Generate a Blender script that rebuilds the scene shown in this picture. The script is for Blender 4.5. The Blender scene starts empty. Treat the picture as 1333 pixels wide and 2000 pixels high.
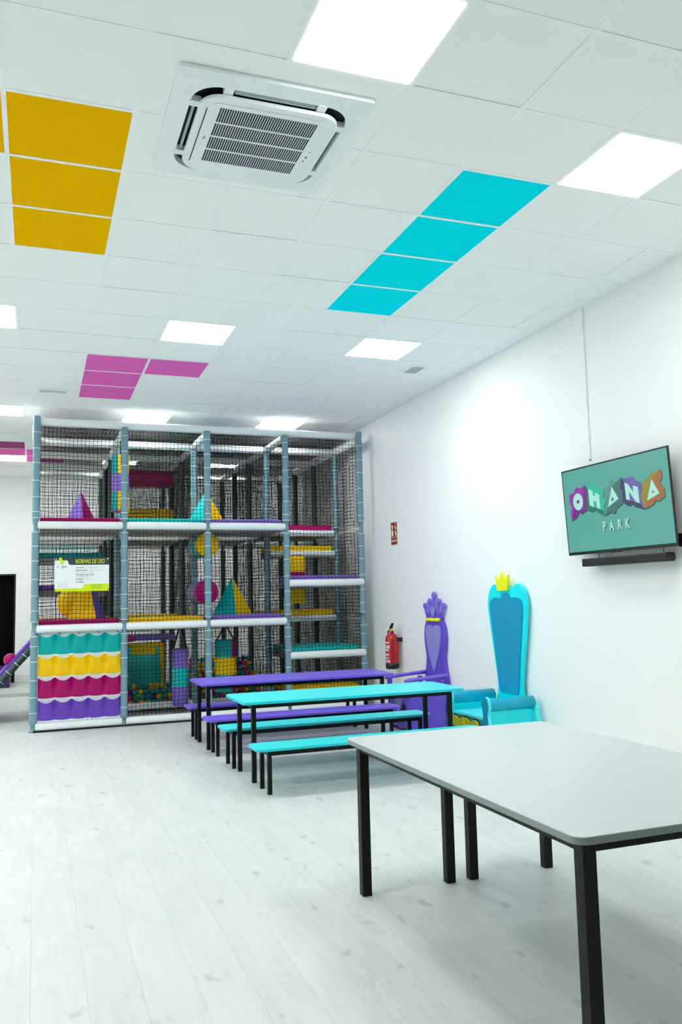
import bpy, bmesh, math, random
from mathutils import Vector, Matrix, noise
random.seed(7)
scene = bpy.context.scene
COL = scene.collection
PI = math.pi
R = math.radians

# ------------------------------------------------------------------ camera, world, exposure
H_CAM = 1.47                     # eye height
ZC = 3.85                        # ceiling height
F_PX, PITCH, ROLL, YAW = 1626.8, R(5.829), R(1.3565), R(-20.178)
cam_d = bpy.data.cameras.new('camera')
cam_d.sensor_fit = 'VERTICAL'
cam_d.sensor_height = 36.0
cam_d.lens = 36.0 * F_PX / 2000.0
cam_d.clip_start = 0.05
cam = bpy.data.objects.new('camera', cam_d)
COL.objects.link(cam)
rot = Matrix.Rotation(YAW, 3, 'Z') @ Matrix.Rotation(PITCH, 3, 'X') @ Matrix.Rotation(ROLL, 3, 'Y')
rx, ry, rz = rot.col[0], rot.col[1], rot.col[2]
m3 = Matrix((rx, rz, -ry)).transposed()
cam.matrix_world = Matrix.Translation((0, 0, H_CAM)) @ m3.to_4x4()
scene.camera = cam

world = bpy.data.worlds.new('world')
scene.world = world
world.use_nodes = True
world.node_tree.nodes['Background'].inputs[0].default_value = (0.9, 0.95, 1.0, 1)
world.node_tree.nodes['Background'].inputs[1].default_value = 0.3

vs = scene.view_settings
vs.view_transform = 'Standard'
vs.look = 'None'
vs.gamma = 1.0
vs.use_curve_mapping = False
vs.exposure = 0.6
scene.cycles.max_bounces = 16
scene.cycles.diffuse_bounces = 12
LIGHT = 17.0                      # radiance of the ceiling LED panels
LIGHT_COL = (0.972, 1.0, 0.99)

# ------------------------------------------------------------------ materials
def lin(c):
    c /= 255.0
    return c / 12.92 if c <= 0.04045 else ((c + 0.055) / 1.055) ** 2.4
def srgb(r, g, b):
    return (lin(r), lin(g), lin(b), 1.0)

def mat(name, rgb, rough=0.5, spec=0.5, metal=0.0, bump=0.0, bump_scale=60.0, var=0.0, coat=0.0):
    """Procedural material: a base colour with a faint noise variation and optional fine relief."""
    m = bpy.data.materials.new(name)
    m.use_nodes = True
    nt = m.node_tree
    b = nt.nodes['Principled BSDF']
    c = srgb(*rgb)
    b.inputs['Base Color'].default_value = c
    b.inputs['Roughness'].default_value = rough
    b.inputs['Metallic'].default_value = metal
    b.inputs['Specular IOR Level'].default_value = spec
    if coat:
        b.inputs['Coat Weight'].default_value = coat
        b.inputs['Coat Roughness'].default_value = 0.15
    if var or bump:
        tc = nt.nodes.new('ShaderNodeTexCoord')
        n = nt.nodes.new('ShaderNodeTexNoise')
        n.inputs['Scale'].default_value = bump_scale
        n.inputs['Detail'].default_value = 3
        nt.links.new(tc.outputs['Object'], n.inputs['Vector'])
        if var:
            mx = nt.nodes.new('ShaderNodeMix')
            mx.data_type = 'RGBA'
            mx.inputs[6].default_value = tuple(x * (1 - var) for x in c[:3]) + (1,)
            mx.inputs[7].default_value = tuple(min(1, x * (1 + var)) for x in c[:3]) + (1,)
            nt.links.new(n.outputs['Fac'], mx.inputs[0])
            nt.links.new(mx.outputs[2], b.inputs['Base Color'])
        if bump:
            bp = nt.nodes.new('ShaderNodeBump')
            bp.inputs['Strength'].default_value = bump
            bp.inputs['Distance'].default_value = 0.01
            nt.links.new(n.outputs['Fac'], bp.inputs['Height'])
            nt.links.new(bp.outputs['Normal'], b.inputs['Normal'])
    return m

def emit(name, rgb, strength):
    m = bpy.data.materials.new(name)
    m.use_nodes = True
    nt = m.node_tree
    b = nt.nodes['Principled BSDF']
    b.inputs['Base Color'].default_value = (0.8, 0.8, 0.8, 1)
    b.inputs['Emission Color'].default_value = tuple(rgb) + (1,)
    b.inputs['Emission Strength'].default_value = strength
    return m

def screen_mat(name, rgb, strength=0.75):
    """A lit display: the colour it shows is emitted, the glass stays glossy."""
    m = bpy.data.materials.new(name)
    m.use_nodes = True
    b = m.node_tree.nodes['Principled BSDF']
    b.inputs['Base Color'].default_value = (0.01, 0.012, 0.012, 1)
    b.inputs['Roughness'].default_value = 0.18
    b.inputs['Emission Color'].default_value = srgb(*rgb)
    b.inputs['Emission Strength'].default_value = strength
    return m

def plank_material():
    m = bpy.data.materials.new('pale_laminate')
    m.use_nodes = True
    nt = m.node_tree
    b = nt.nodes['Principled BSDF']
    tc = nt.nodes.new('ShaderNodeTexCoord')
    oi = nt.nodes.new('ShaderNodeObjectInfo')
    geo = nt.nodes.new('ShaderNodeNewGeometry')
    sc = nt.nodes.new('ShaderNodeVectorMath'); sc.operation = 'SCALE'
    sc.inputs['Scale'].default_value = 23.0
    cmb = nt.nodes.new('ShaderNodeCombineXYZ')
    nt.links.new(oi.outputs['Random'], cmb.inputs[0])
    nt.links.new(oi.outputs['Random'], cmb.inputs[1])
    nt.links.new(cmb.outputs[0], sc.inputs[0])
    add = nt.nodes.new('ShaderNodeVectorMath'); add.operation = 'ADD'
    nt.links.new(geo.outputs['Position'], add.inputs[0])
    nt.links.new(sc.outputs[0], add.inputs[1])
    def noise_n(scale_xyz, scale, detail, rough=0.6):
        mp = nt.nodes.new('ShaderNodeMapping')
        mp.inputs['Scale'].default_value = scale_xyz
        nt.links.new(add.outputs[0], mp.inputs['Vector'])
        n = nt.nodes.new('ShaderNodeTexNoise')
        n.inputs['Scale'].default_value = scale
        n.inputs['Detail'].default_value = detail
        n.inputs['Roughness'].default_value = rough
        nt.links.new(mp.outputs[0], n.inputs['Vector'])
        return n
    grain = noise_n((9, 0.9, 1), 3.0, 6)
    cloud = noise_n((2.2, 0.8, 1), 1.6, 3)
    knots = noise_n((3.0, 1.5, 1), 3.2, 2, 0.4)
    r1 = nt.nodes.new('ShaderNodeValToRGB')
    r1.color_ramp.elements[0].position = 0.30
    r1.color_ramp.elements[0].color = srgb(201, 206, 204)
    r1.color_ramp.elements[1].position = 0.62
    r1.color_ramp.elements[1].color = srgb(216, 220, 218)
    nt.links.new(grain.outputs['Fac'], r1.inputs[0])
    r2 = nt.nodes.new('ShaderNodeValToRGB')
    r2.color_ramp.elements[0].position = 0.32
    r2.color_ramp.elements[0].color = srgb(201, 206, 204)
    r2.color_ramp.elements[1].position = 0.66
    r2.color_ramp.elements[1].color = srgb(218, 222, 220)
    nt.links.new(cloud.outputs['Fac'], r2.inputs[0])
    mix = nt.nodes.new('ShaderNodeMix'); mix.data_type = 'RGBA'
    mix.inputs[0].default_value = 0.5
    nt.links.new(r1.outputs[0], mix.inputs[6]); nt.links.new(r2.outputs[0], mix.inputs[7])
    r3 = nt.nodes.new('ShaderNodeValToRGB')
    r3.color_ramp.elements[0].position = 0.665
    r3.color_ramp.elements[0].color = (0, 0, 0, 1)
    r3.color_ramp.elements[1].position = 0.75
    r3.color_ramp.elements[1].color = (0.45, 0.45, 0.45, 1)
    nt.links.new(knots.outputs['Fac'], r3.inputs[0])
    mk = nt.nodes.new('ShaderNodeMix'); mk.data_type = 'RGBA'
    mk.inputs[7].default_value = srgb(140, 150, 149)
    nt.links.new(r3.outputs[0], mk.inputs[0]); nt.links.new(mix.outputs[2], mk.inputs[6])
    # plank to plank difference
    mr = nt.nodes.new('ShaderNodeMapRange')
    mr.inputs['To Min'].default_value = 0.985; mr.inputs['To Max'].default_value = 1.012
    nt.links.new(oi.outputs['Random'], mr.inputs['Value'])
    hs = nt.nodes.new('ShaderNodeHueSaturation')
    nt.links.new(mr.outputs[0], hs.inputs['Value'])
    nt.links.new(mk.outputs[2], hs.inputs['Color'])
    nt.links.new(hs.outputs[0], b.inputs['Base Color'])
    b.inputs['Roughness'].default_value = 0.42
    b.inputs['Specular IOR Level'].default_value = 0.4
    return m

M = {}
M['wall'] = mat('white_wall_paint', (244, 245, 245), 0.75, 0.25, var=0.01, bump=0.03, bump_scale=180)
M['wall_grey'] = mat('grey_unseen_wall', (120, 128, 128), 0.6)  # unseen wall, coloured grey so less light bounces near the viewer
M['wall_base'] = mat('white_baseboard', (228, 234, 232), 0.5)
M['tile'] = mat('white_mineral_tile', (249, 250, 248), 0.85, 0.1, var=0.006, bump=0.05, bump_scale=220)
M['bar'] = mat('white_tee_bar', (250, 251, 250), 0.55, 0.3)
M['slab'] = mat('ceiling_void', (60, 64, 64), 0.9)
M['tile_yellow'] = mat('yellow_tile', (246, 184, 0), 0.9, 0.02, var=0.02, bump=0.04, bump_scale=200)
M['tile_cyan'] = mat('cyan_tile', (0, 232, 246), 0.9, 0.02, var=0.02, bump=0.04, bump_scale=200)
M['tile_pink'] = mat('pink_tile', (234, 110, 190), 0.9, 0.02, var=0.02, bump=0.04, bump_scale=200)
M['tile_plum'] = mat('plum_tile', (160, 60, 122), 0.8, 0.2, var=0.02)
M['plank'] = plank_material()
M['concrete'] = mat('grey_rear_floor', (190, 196, 190), 0.5, var=0.06, bump_scale=4)
M['led'] = emit('led_diffuser', LIGHT_COL, LIGHT)
M['white_plastic'] = mat('white_plastic', (242, 247, 248), 0.35)
M['ac_dark'] = mat('grille_void', (14, 20, 38), 0.7)
M['ac_flap'] = mat('flap_plastic', (205, 218, 224), 0.4)
M['black_metal'] = mat('black_powder_coat', (10, 12, 12), 0.5, 0.25, var=0.1, bump_scale=30)
M['black'] = mat('black_plastic', (12, 13, 14), 0.4)
M['black_matte'] = mat('black_matte', (4, 4, 5), 0.9, 0.1)
M['grey_top'] = mat('grey_laminate_top', (196, 203, 203), 0.38, 0.5, var=0.015, bump_scale=8)
M['grey_edge'] = mat('grey_edge_band', (136, 148, 147), 0.5)
M['purple_top'] = mat('purple_laminate', (122, 98, 224), 0.38, var=0.02, bump_scale=8)
M['purple_edge'] = mat('purple_edge_band', (112, 92, 218), 0.45)
M['cyan_top'] = mat('cyan_laminate', (66, 226, 232), 0.38, var=0.02, bump_scale=8)
M['cyan_edge'] = mat('cyan_edge_band', (10, 206, 218), 0.45)
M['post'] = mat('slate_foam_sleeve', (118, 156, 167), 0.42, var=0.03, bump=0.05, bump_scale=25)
M['post_dark'] = mat('darker_foam_sleeve', (66, 80, 82), 0.42, var=0.03, bump=0.05, bump_scale=25)  # darker tone for the rear post rows and the ramp rail
M['v_purple_shaded'] = mat('shaded_purple_vinyl', (58, 30, 92), 0.4)  # purple vinyl darkened to carry the shade near the doorway
M['pole'] = mat('steel_pole', (120, 136, 142), 0.4, metal=0.3)
M['tie'] = mat('white_cable_tie', (220, 236, 240), 0.4)
M['foam_white'] = mat('white_vinyl_padding', (240, 246, 245), 0.5, var=0.01, bump=0.12, bump_scale=18)
M['net'] = mat('black_net_twine', (22, 26, 26), 0.85, 0.15)
M['board'] = mat('grey_platform_board', (150, 156, 152), 0.7)
M['v_teal'] = mat('teal_vinyl', (0, 172, 170), 0.38, 0.25, var=0.03, bump=0.05, bump_scale=14)
M['v_turq'] = mat('turquoise_vinyl', (22, 208, 204), 0.38, 0.25, var=0.03, bump=0.05, bump_scale=14)
M['v_yellow'] = mat('yellow_vinyl', (255, 204, 0), 0.38, 0.25, var=0.03, bump=0.05, bump_scale=14)
M['v_magenta'] = mat('magenta_vinyl', (176, 4, 104), 0.38, 0.25, var=0.03, bump=0.05, bump_scale=14)
M['v_purple'] = mat('purple_vinyl', (112, 72, 190), 0.38, 0.25, var=0.03, bump=0.05, bump_scale=14)
M['v_lilac'] = mat('lilac_vinyl', (140, 112, 214), 0.38, 0.25, var=0.03, bump=0.05, bump_scale=14)
M['sheet'] = mat('white_pocket_sheet', (232, 240, 238), 0.5, var=0.01)
M['b_teal'] = mat('ball_teal', (0, 160, 160), 0.25)
M['b_yellow'] = mat('ball_yellow', (244, 190, 10), 0.25)
M['b_purple'] = mat('ball_purple', (74, 32, 130), 0.25)
M['b_pink'] = mat('ball_pink', (226, 26, 120), 0.25)
M['red'] = mat('extinguisher_red', (186, 8, 24), 0.28, coat=0.4)
M['brass'] = mat('brass', (214, 168, 60), 0.3, metal=0.8)
M['label'] = mat('label_white', (226, 226, 226), 0.5)
M['sign_red'] = mat('sign_red', (150, 12, 18), 0.5)
M['sign_cream'] = mat('sign_cream', (244, 238, 216), 0.5)
M['green_tag'] = mat('green_seal', (20, 130, 80), 0.4)
M['sign_white'] = mat('sign_white', (240, 247, 247), 0.4)
M['sign_dark'] = mat('sign_charcoal', (52, 62, 64), 0.4)
M['sign_lime'] = mat('sign_lime', (214, 236, 6), 0.4)
M['ink'] = mat('ink_grey', (60, 66, 70), 0.6)
M['ink_light'] = mat('ink_light_grey', (170, 178, 182), 0.6)
M['t_cyan'] = mat('throne_cyan_paint', (0, 234, 244), 0.35)
M['t_cyan_edge'] = mat('throne_pale_cyan_edge', (84, 246, 250), 0.35)
M['t_blue'] = mat('throne_blue_paint', (0, 150, 192), 0.4)
M['t_cushion'] = mat('throne_cushion_blue', (0, 176, 208), 0.4, bump=0.04, bump_scale=12)
M['t_yellow'] = mat('throne_yellow', (246, 240, 0), 0.45)
M['t_gold'] = mat('throne_gold', (212, 204, 10), 0.45)
M['t_purple'] = mat('throne_purple_paint', (106, 78, 204), 0.38)
M['t_purple_edge'] = mat('throne_purple_edge', (130, 104, 224), 0.38)
M['t_lilac'] = mat('throne_lilac_heart', (146, 146, 218), 0.4)
M['t_dark'] = mat('throne_recess_and_shadow', (24, 16, 60), 0.6)
M['tv_body'] = mat('tv_black', (14, 18, 20), 0.3)
M['scr_bg'] = screen_mat('screen_sea_green', (74, 148, 138), 0.82)

# ------------------------------------------------------------------ mesh helpers
class MB:
    """Collects shapes; build() links them as ONE mesh object."""
    def __init__(self):
        self.bm = bmesh.new()
        self.mi = 0
    def _tag(self, faces, smooth=False):
        for f in faces:
            f.material_index = self.mi
            f.smooth = smooth
    def box(self, x0, x1, y0, y1, z0, z1, bevel=0.0, seg=2, smooth=False):
        t = bmesh.new()
        bmesh.ops.create_cube(t, size=1)
        for v in t.verts:
            v.co = Vector((x0 + (v.co.x + .5) * (x1 - x0), y0 + (v.co.y + .5) * (y1 - y0), z0 + (v.co.z + .5) * (z1 - z0)))
        if bevel:
            bmesh.ops.bevel(t, geom=t.edges[:], offset=bevel, segments=seg, profile=0.5, affect='EDGES')
        self.merge(t, smooth)
        return self
    def merge(self, t, smooth=False):
        me = bpy.data.meshes.new('tmp')
        t.to_mesh(me); t.free()
        n0 = len(self.bm.faces)
        self.bm.from_mesh(me)
        bpy.data.meshes.remove(me)
        self.bm.faces.ensure_lookup_table()
        self._tag(self.bm.faces[n0:], smooth)
    def poly(self, pts):
        vs_ = [self.bm.verts.new(p) for p in pts]
        f = self.bm.faces.new(vs_)
        self._tag([f])
        return f
    def prism(self, pts, d, cap=True, smooth=False, bevel=0.0):
        """closed outline (list of 3D points) extruded by vector d"""
        t = bmesh.new()
        d = Vector(d)
        a = [t.verts.new(p) for p in pts]
        b = [t.verts.new(Vector(p) + d) for p in pts]
        n = len(pts)
        if cap:
            f0 = t.faces.new(list(reversed(a))); f1 = t.faces.new(b)
        for i in range(n):
            j = (i + 1) % n
            t.faces.new((a[i], a[j], b[j], b[i]))
        if bevel and cap:
            ed = list(f1.edges)
            bmesh.ops.bevel(t, geom=ed, offset=bevel, segments=2, profile=0.5, affect='EDGES')
        bmesh.ops.recalc_face_normals(t, faces=t.faces[:])
        self.merge(t, smooth)
        return self
    def tube(self, p0, p1, r, n=12, r1=None, cap=True, smooth=True):
        p0, p1 = Vector(p0), Vector(p1)
        if r1 is None: r1 = r
        ax = (p1 - p0).normalized()
        u = ax.orthogonal().normalized(); w = ax.cross(u)
        A, B = [], []
        for i in range(n):
            a = 2 * PI * i / n
            dv = u * math.cos(a) + w * math.sin(a)
            A.append(self.bm.verts.new(p0 + dv * r)); B.append(self.bm.verts.new(p1 + dv * r1))
        fs = [self.bm.faces.new((A[i], A[(i + 1) % n], B[(i + 1) % n], B[i])) for i in range(n)]
        self._tag(fs, smooth)
        if cap:
            self._tag([self.bm.faces.new(list(reversed(A))), self.bm.faces.new(B)])
        return self
    def path(self, pts, r, n=8, smooth=True):
        pts = [Vector(p) for p in pts]
        rings = []
        prev = None
        for i, p in enumerate(pts):
            d = (pts[min(i + 1, len(pts) - 1)] - pts[max(i - 1, 0)]).normalized()
            u = d.orthogonal().normalized() if prev is None else (prev - d * prev.dot(d)).normalized()
            prev = u
            w = d.cross(u)
            rr = r[i] if isinstance(r, (list, tuple)) else r
            rings.append([self.bm.verts.new(p + (u * math.cos(2 * PI * k / n) + w * math.sin(2 * PI * k / n)) * rr) for k in range(n)])
        fs = []
        for a, b in zip(rings, rings[1:]):
            for k in range(n):
                fs.append(self.bm.faces.new((a[k], a[(k + 1) % n], b[(k + 1) % n], b[k])))
        self._tag(fs, smooth)
        self._tag([self.bm.faces.new(list(reversed(rings[0]))), self.bm.faces.new(rings[-1])])
        return self
    def lathe(self, prof, c=(0, 0, 0), n=24, axis='Z', smooth=True):
        """profile of (radius, height) turned about an axis through c"""
        c = Vector(c)
        def P(r, h, a):
            x, y = r * math.cos(a), r * math.sin(a)
            if axis == 'Z': return c + Vector((x, y, h))
            if axis == 'X': return c + Vector((h, x, y))
            return c + Vector((x, h, y))
        rings = []
        for r, h in prof:
            if r < 1e-6: rings.append([self.bm.verts.new(P(0, h, 0))])
            else: rings.append([self.bm.verts.new(P(r, h, 2 * PI * k / n)) for k in range(n)])
        fs = []
        for a, b in zip(rings, rings[1:]):
            for k in range(n):
                k2 = (k + 1) % n
                if len(a) == 1 and len(b) == 1: continue
                if len(a) == 1: fs.append(self.bm.faces.new((a[0], b[k2], b[k])))
                elif len(b) == 1: fs.append(self.bm.faces.new((a[k], a[k2], b[0])))
                else: fs.append(self.bm.faces.new((a[k], a[k2], b[k2], b[k])))
        self._tag(fs, smooth)
        return self
    def sphere(self, c, r, u=20, v=14, scale=(1, 1, 1)):
        t = bmesh.new()
        bmesh.ops.create_uvsphere(t, u_segments=u, v_segments=v, radius=r)
        for q in t.verts:
            q.co = Vector((q.co.x * scale[0], q.co.y * scale[1], q.co.z * scale[2])) + Vector(c)
        self.merge(t, True)
        return self
    def mesh(self, name, mats):
        bmesh.ops.recalc_face_normals(self.bm, faces=self.bm.faces[:])
        me = bpy.data.meshes.new(name)
        self.bm.to_mesh(me); self.bm.free()
        for m in (mats if isinstance(mats, (list, tuple)) else [mats]):
            me.materials.append(m)
        return me
    def build(self, name, mats, parent=None):
        """vertices are in world coordinates; the object's own origin follows its parent"""
        me = self.mesh(name, mats)
        o = bpy.data.objects.new(name, me)
        COL.objects.link(o)
        if parent is not None:
            o.parent = parent
            off = world_loc(parent)
            me.transform(Matrix.Translation(-off))
        return o

def world_loc(o):
    v = Vector(o.location)
    while o.parent is not None:
        o = o.parent
        v += Vector(o.location)
    return v

def inst(name, me, loc, parent=None, rz=None):
    """an object that shares mesh data, at a world location"""
    o = bpy.data.objects.new(name, me)
    COL.objects.link(o)
    loc = Vector(loc)
    if parent is not None:
        o.parent = parent
        loc = loc - world_loc(parent)
    o.location = loc
    if rz is not None: o.rotation_euler = rz
    return o

def tag(o, label=None, cat=None, group=None, kind=None):
    if label: o['label'] = label
    if cat: o['category'] = cat
    if group: o['group'] = group
    if kind: o['kind'] = kind
    return o

def thing(name, loc, label, cat, group=None):
    o = bpy.data.objects.new(name, None)
    o.empty_display_size = 0.1
    COL.objects.link(o)
    o.location = loc
    return tag(o, label, cat, group)

def rrect(x0, x1, y0, y1, r, n=5):
    pts = []
    for cx, cy, a0 in ((x1 - r, y1 - r, 0), (x0 + r, y1 - r, 90), (x0 + r, y0 + r, 180), (x1 - r, y0 + r, 270)):
        for k in range(n + 1):
            a = R(a0 + 90 * k / n)
            pts.append((cx + r * math.cos(a), cy + r * math.sin(a)))
    return pts

def text_mesh(s, size, align='LEFT', sx=1.0, bold=0.0):
    """flat lettering as a mesh in the XY plane, baseline at the origin"""
    cu = bpy.data.curves.new('txt', 'FONT')
    cu.body = s
    cu.size = size
    cu.align_x = align
    cu.offset = bold
    cu.resolution_u = 2
    ob = bpy.data.objects.new('txt', cu)
    COL.objects.link(ob)
    dg = bpy.context.evaluated_depsgraph_get()
    me = bpy.data.meshes.new_from_object(ob.evaluated_get(dg))
    bpy.data.objects.remove(ob)
    bpy.data.curves.remove(cu)
    me.transform(Matrix.Diagonal((sx, 1, 1, 1)))
    return me

def lettering(name, s, size, m, origin, ux, uy, parent, align='LEFT', sx=1.0, bold=0.0):
    me = text_mesh(s, size, align, sx, bold)
    ux, uy = Vector(ux).normalized(), Vector(uy).normalized()
    T = Matrix((ux, uy, ux.cross(uy))).transposed().to_4x4()
    T.translation = Vector(origin) - (world_loc(parent) if parent else Vector())
    me.transform(T)
    me.materials.clear(); me.materials.append(m)
    me.name = name
    o = bpy.data.objects.new(name, me)
    COL.objects.link(o)
    if parent: o.parent = parent
    return o

def flat(name, pts2, m, origin, ux, uy, parent, lift=0.0, th=0.0012):
    """a thin inlay: outline in (u, v) on the plane origin + u*ux + v*uy"""
    o0, ux, uy = Vector(origin), Vector(ux), Vector(uy)
    nrm = ux.cross(uy).normalized()
    b = MB()
    b.prism([o0 + ux * u + uy * v + nrm * lift for u, v in pts2], nrm * th)
    return b.build(name, m, parent)

# ------------------------------------------------------------------ the room
GX, GY, T6 = -0.1731, 3.94, 0.6
XL, YB, YF = -5.6, 16.48, -5.0       # left wall, back wall, wall behind the camera
def wall_x(y): return 4.322 - 0.0056 * (y - 3.0)     # right wall runs a hair off the grid

b = MB(); b.prism([(wall_x(YF), YF, -.1), (wall_x(YF) + .2, YF, -.1), (wall_x(YB) + .2, YB, -.1), (wall_x(YB), YB, -.1)], (0, 0, ZC + .2))
tag(b.build('wall_right', M['wall']), 'plain white wall carrying the screen and the two thrones', 'wall', kind='structure')
b = MB(); b.box(XL - .2, XL, YF, YB, -.1, ZC + .1)
tag(b.build('wall_left', M['wall']), 'plain white side wall out of view', 'wall', kind='structure')
b = MB(); b.box(XL - .2, 4.6, YF - .2, YF, -.1, ZC + .1)
tag(b.build('wall_front', M['wall_grey']), 'unseen wall behind the viewer, greyed to lessen bounced light', 'wall', kind='structure')
# back wall with a dark doorway in it
DX0, DX1, DZ = -1.35, -0.345, 2.035
b = MB()
b.box(XL - .2, DX0, YB, YB + .2, -.1, ZC + .1)
b.box(DX1, 4.6, YB, YB + .2, -.1, ZC + .1)
b.box(DX0, DX1, YB, YB + .2, DZ, ZC + .1)
wb = tag(b.build('wall_back', M['wall']), 'white rear wall with a black doorway behind the play frame', 'wall', kind='structure')
d = MB(); d.box(DX0, DX1, YB + .12, YB + .17, .06, DZ)
door = tag(d.build('door_1', M['black_matte']), 'black doorway at the far left of the rear wall', 'door', kind='structure')
d = MB(); d.box(DX1 - .03, DX1 - .001, YB + .0, YB + .12, .06, DZ - .001); d.box(DX0, DX1 - .03, YB + .0, YB + .12, DZ - .03, DZ - .001)
d.build('door_frame', M['black'], door)

b = MB(); b.box(DX1, 4.25, YB - .018, YB, .06, .20, .004)
tag(b.build('baseboard_back', M['wall_base']), 'white baseboard along the rear wall', 'baseboard', kind='structure')
b = MB(); b.prism([(wall_x(YF) - .014, YF, 0), (wall_x(YF), YF, 0), (wall_x(YB), YB, 0), (wall_x(YB) - .014, YB, 0)], (0, 0, .08))
tag(b.build('baseboard_right', M['wall_base']), 'low white baseboard along the right wall', 'baseboard', kind='structure')

# floor: slab + laminate planks running away from the viewer
YS = 14.55                          # step up to the rear floor
b = MB(); b.box(XL, 4.45, YF, YS, -.15, -.012)
floor = tag(b.build('floor', M['concrete']), 'pale whitewashed laminate floor', 'floor', kind='structure')
PW, PL = 0.2, 1.25
pb = MB(); pb.box(-PW / 2 + .0002, PW / 2 - .0002, -PL / 2 + .0002, PL / 2 - .0002, -.012, 0.0, .0004, 1)
plank_me = pb.mesh('plank', M['plank'])
rest = MB()
rnd = random.Random(3)
ix = 0
x = XL + PW / 2
while x < 4.34:
    y = YF - rnd.random() * PL
    while y < YS:
        y0, y1 = max(y, YF), min(y + PL, YS)
        if y1 - y0 > .05:
            near = -1.05 < x < 4.35 and 1.3 < (y0 + y1) / 2 < 13.2
            if near and abs(y1 - y0 - PL) < 1e-6:
                inst('plank', plank_me, (x, y + PL / 2, 0), floor)
            else:
                rest.box(x - PW / 2 + .0002, x + PW / 2 - .0002, y0 + .0002, y1 - .0002, -.012, 0)
        y += PL
    x += PW
tag(rest.build('plank_field', M['plank'], floor), kind='stuff')
b = MB(); b.box(XL, 4.45, YS, YB + .2, -.15, .06)
tag(b.build('floor_rear', M['concrete']), 'slightly raised grey floor at the back of the hall', 'floor', kind='structure')

# ceiling: slab, tee bars, lay-in tiles
b = MB(); b.box(XL, 4.5, YF, YB + .1, ZC + .03, ZC + .15)
ceiling = tag(b.build('ceiling', M['slab']), 'white suspended tile ceiling with a few coloured tiles', 'ceiling', kind='structure')
def cx(i): return GX + i * T6
def cy(j): return GY + j * T6
LIGHTS = {}
for i, j in ((2, -2), (5, -1), (-1, -1), (-4, -1), (2, 5), (-1, 5), (5, 5), (-4, 5), (-1, 11), (2, 11), (5, 11), (-4, 11),
             (-1, 17), (2, 17), (5, 17), (-4, 17), (-7, 5), (-7, -1), (-7, 11), (-7, 17)):
    LIGHTS[(i, j)] = 1
COLOR = {}
for j in (0, 1, 2): COLOR[(0, j)] = 'tile_yellow'
COLOR[(-1, 0)] = 'tile_yellow'
for j in (0, 1, 2, 3): COLOR[(4, j)] = 'tile_cyan'
for j in (7, 8, 9): COLOR[(1, j)] = 'tile_pink'
COLOR[(2, 7)] = 'tile_pink'
COLOR[(-1, 15)] = 'tile_plum'; COLOR[(-1, 16)] = 'tile_pink'; COLOR[(0, 16)] = 'tile_pink'; COLOR[(0, 17)] = 'tile_pink'; COLOR[(-2, 15)] = 'tile_plum'
AC = {(1, -1), (2, -1), (1, 0), (2, 0)}
tile_me = {}
def tile_mesh(key):
    if key not in tile_me:
        t = MB(); t.box(-.2945, .2945, -.2945, .2945, .0012, .016)
        tile_me[key] = t.mesh('ceiling_tile', M[key])
    return tile_me[key]
I0, I1 = int((XL - GX) / T6) - 1, 7
J0, J1 = int((YF - GY) / T6) - 1, int((YB - GY) / T6)
rest = MB()
NAMES = {'tile_yellow': 'mustard yellow ceiling tile', 'tile_cyan': 'bright cyan ceiling tile', 'tile_pink': 'pink ceiling tile', 'tile_plum': 'dark pink ceiling tile'}
for i in range(I0, I1 + 1):
    for j in range(J0, J1 + 1):
        if (i, j) in LIGHTS: continue
        x0, x1, y0, y1 = cx(i) + .0055, cx(i + 1) - .0055, cy(j) + .0055, cy(j + 1) - .0055
        if (i, j) in AC:
            continue
        x0, x1, y0, y1 = max(x0, XL), min(x1, wall_x(cy(j)) - .004), max(y0, YF), min(y1, YB)
        if x1 - x0 < .03 or y1 - y0 < .03: continue
        key = COLOR.get((i, j), 'tile')
        full = (x1 - x0 > .588) and (y1 - y0 > .588)
        seen = (-2 <= i <= 7 and -3 <= j <= 19) or key != 'tile'
        if seen:
            if full:
                dz = 0.0 if key != 'tile' else rnd.choice((0, 0, 0, .001, .002))
                o = inst('ceiling_tile', tile_mesh(key), (cx(i) + .3, cy(j) + .3, ZC + dz), ceiling)
            else:
                t = MB(); t.box(x0, x1, y0, y1, ZC + .0012, ZC + .016); o = t.build('ceiling_tile', M['tile'], ceiling)
            if key in NAMES: o['label'] = NAMES[key]
        else:
            rest.box(x0, x1, y0, y1, ZC + .0012, ZC + .016)
tag(rest.build('ceiling_tile_field', M['tile'], ceiling), kind='stuff')
# tee bars: long runners and cross bars (the cassette unit interrupts two of them)
for i in range(I0 + 1, I1 + 1):
    t = MB()
    if i == 2:
        t.box(cx(i) - .012, cx(i) + .012, YF, 3.46, ZC - .001, ZC + .001); t.box(cx(i) - .012, cx(i) + .012, 4.46, YB, ZC - .001, ZC + .001)
    else:
        t.box(cx(i) - .012, cx(i) + .012, YF, YB, ZC - .001, ZC + .001)
    t.build('ceiling_grid_bar', M['bar'], ceiling)
for j in range(J0 + 1, J1 + 1):
    t = MB()
    xr = wall_x(cy(j)) - .002
    if j == 0:
        t.box(XL, .55, cy(j) - .012, cy(j) + .012, ZC - .0011, ZC + .0009); t.box(1.54, xr, cy(j) - .012, cy(j) + .012, ZC - .0011, ZC + .0009)
    else:
        t.box(XL, xr, cy(j) - .012, cy(j) + .012, ZC - .0011, ZC + .0009)
    t.build('ceiling_grid_bar', M['bar'], ceiling)
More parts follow.
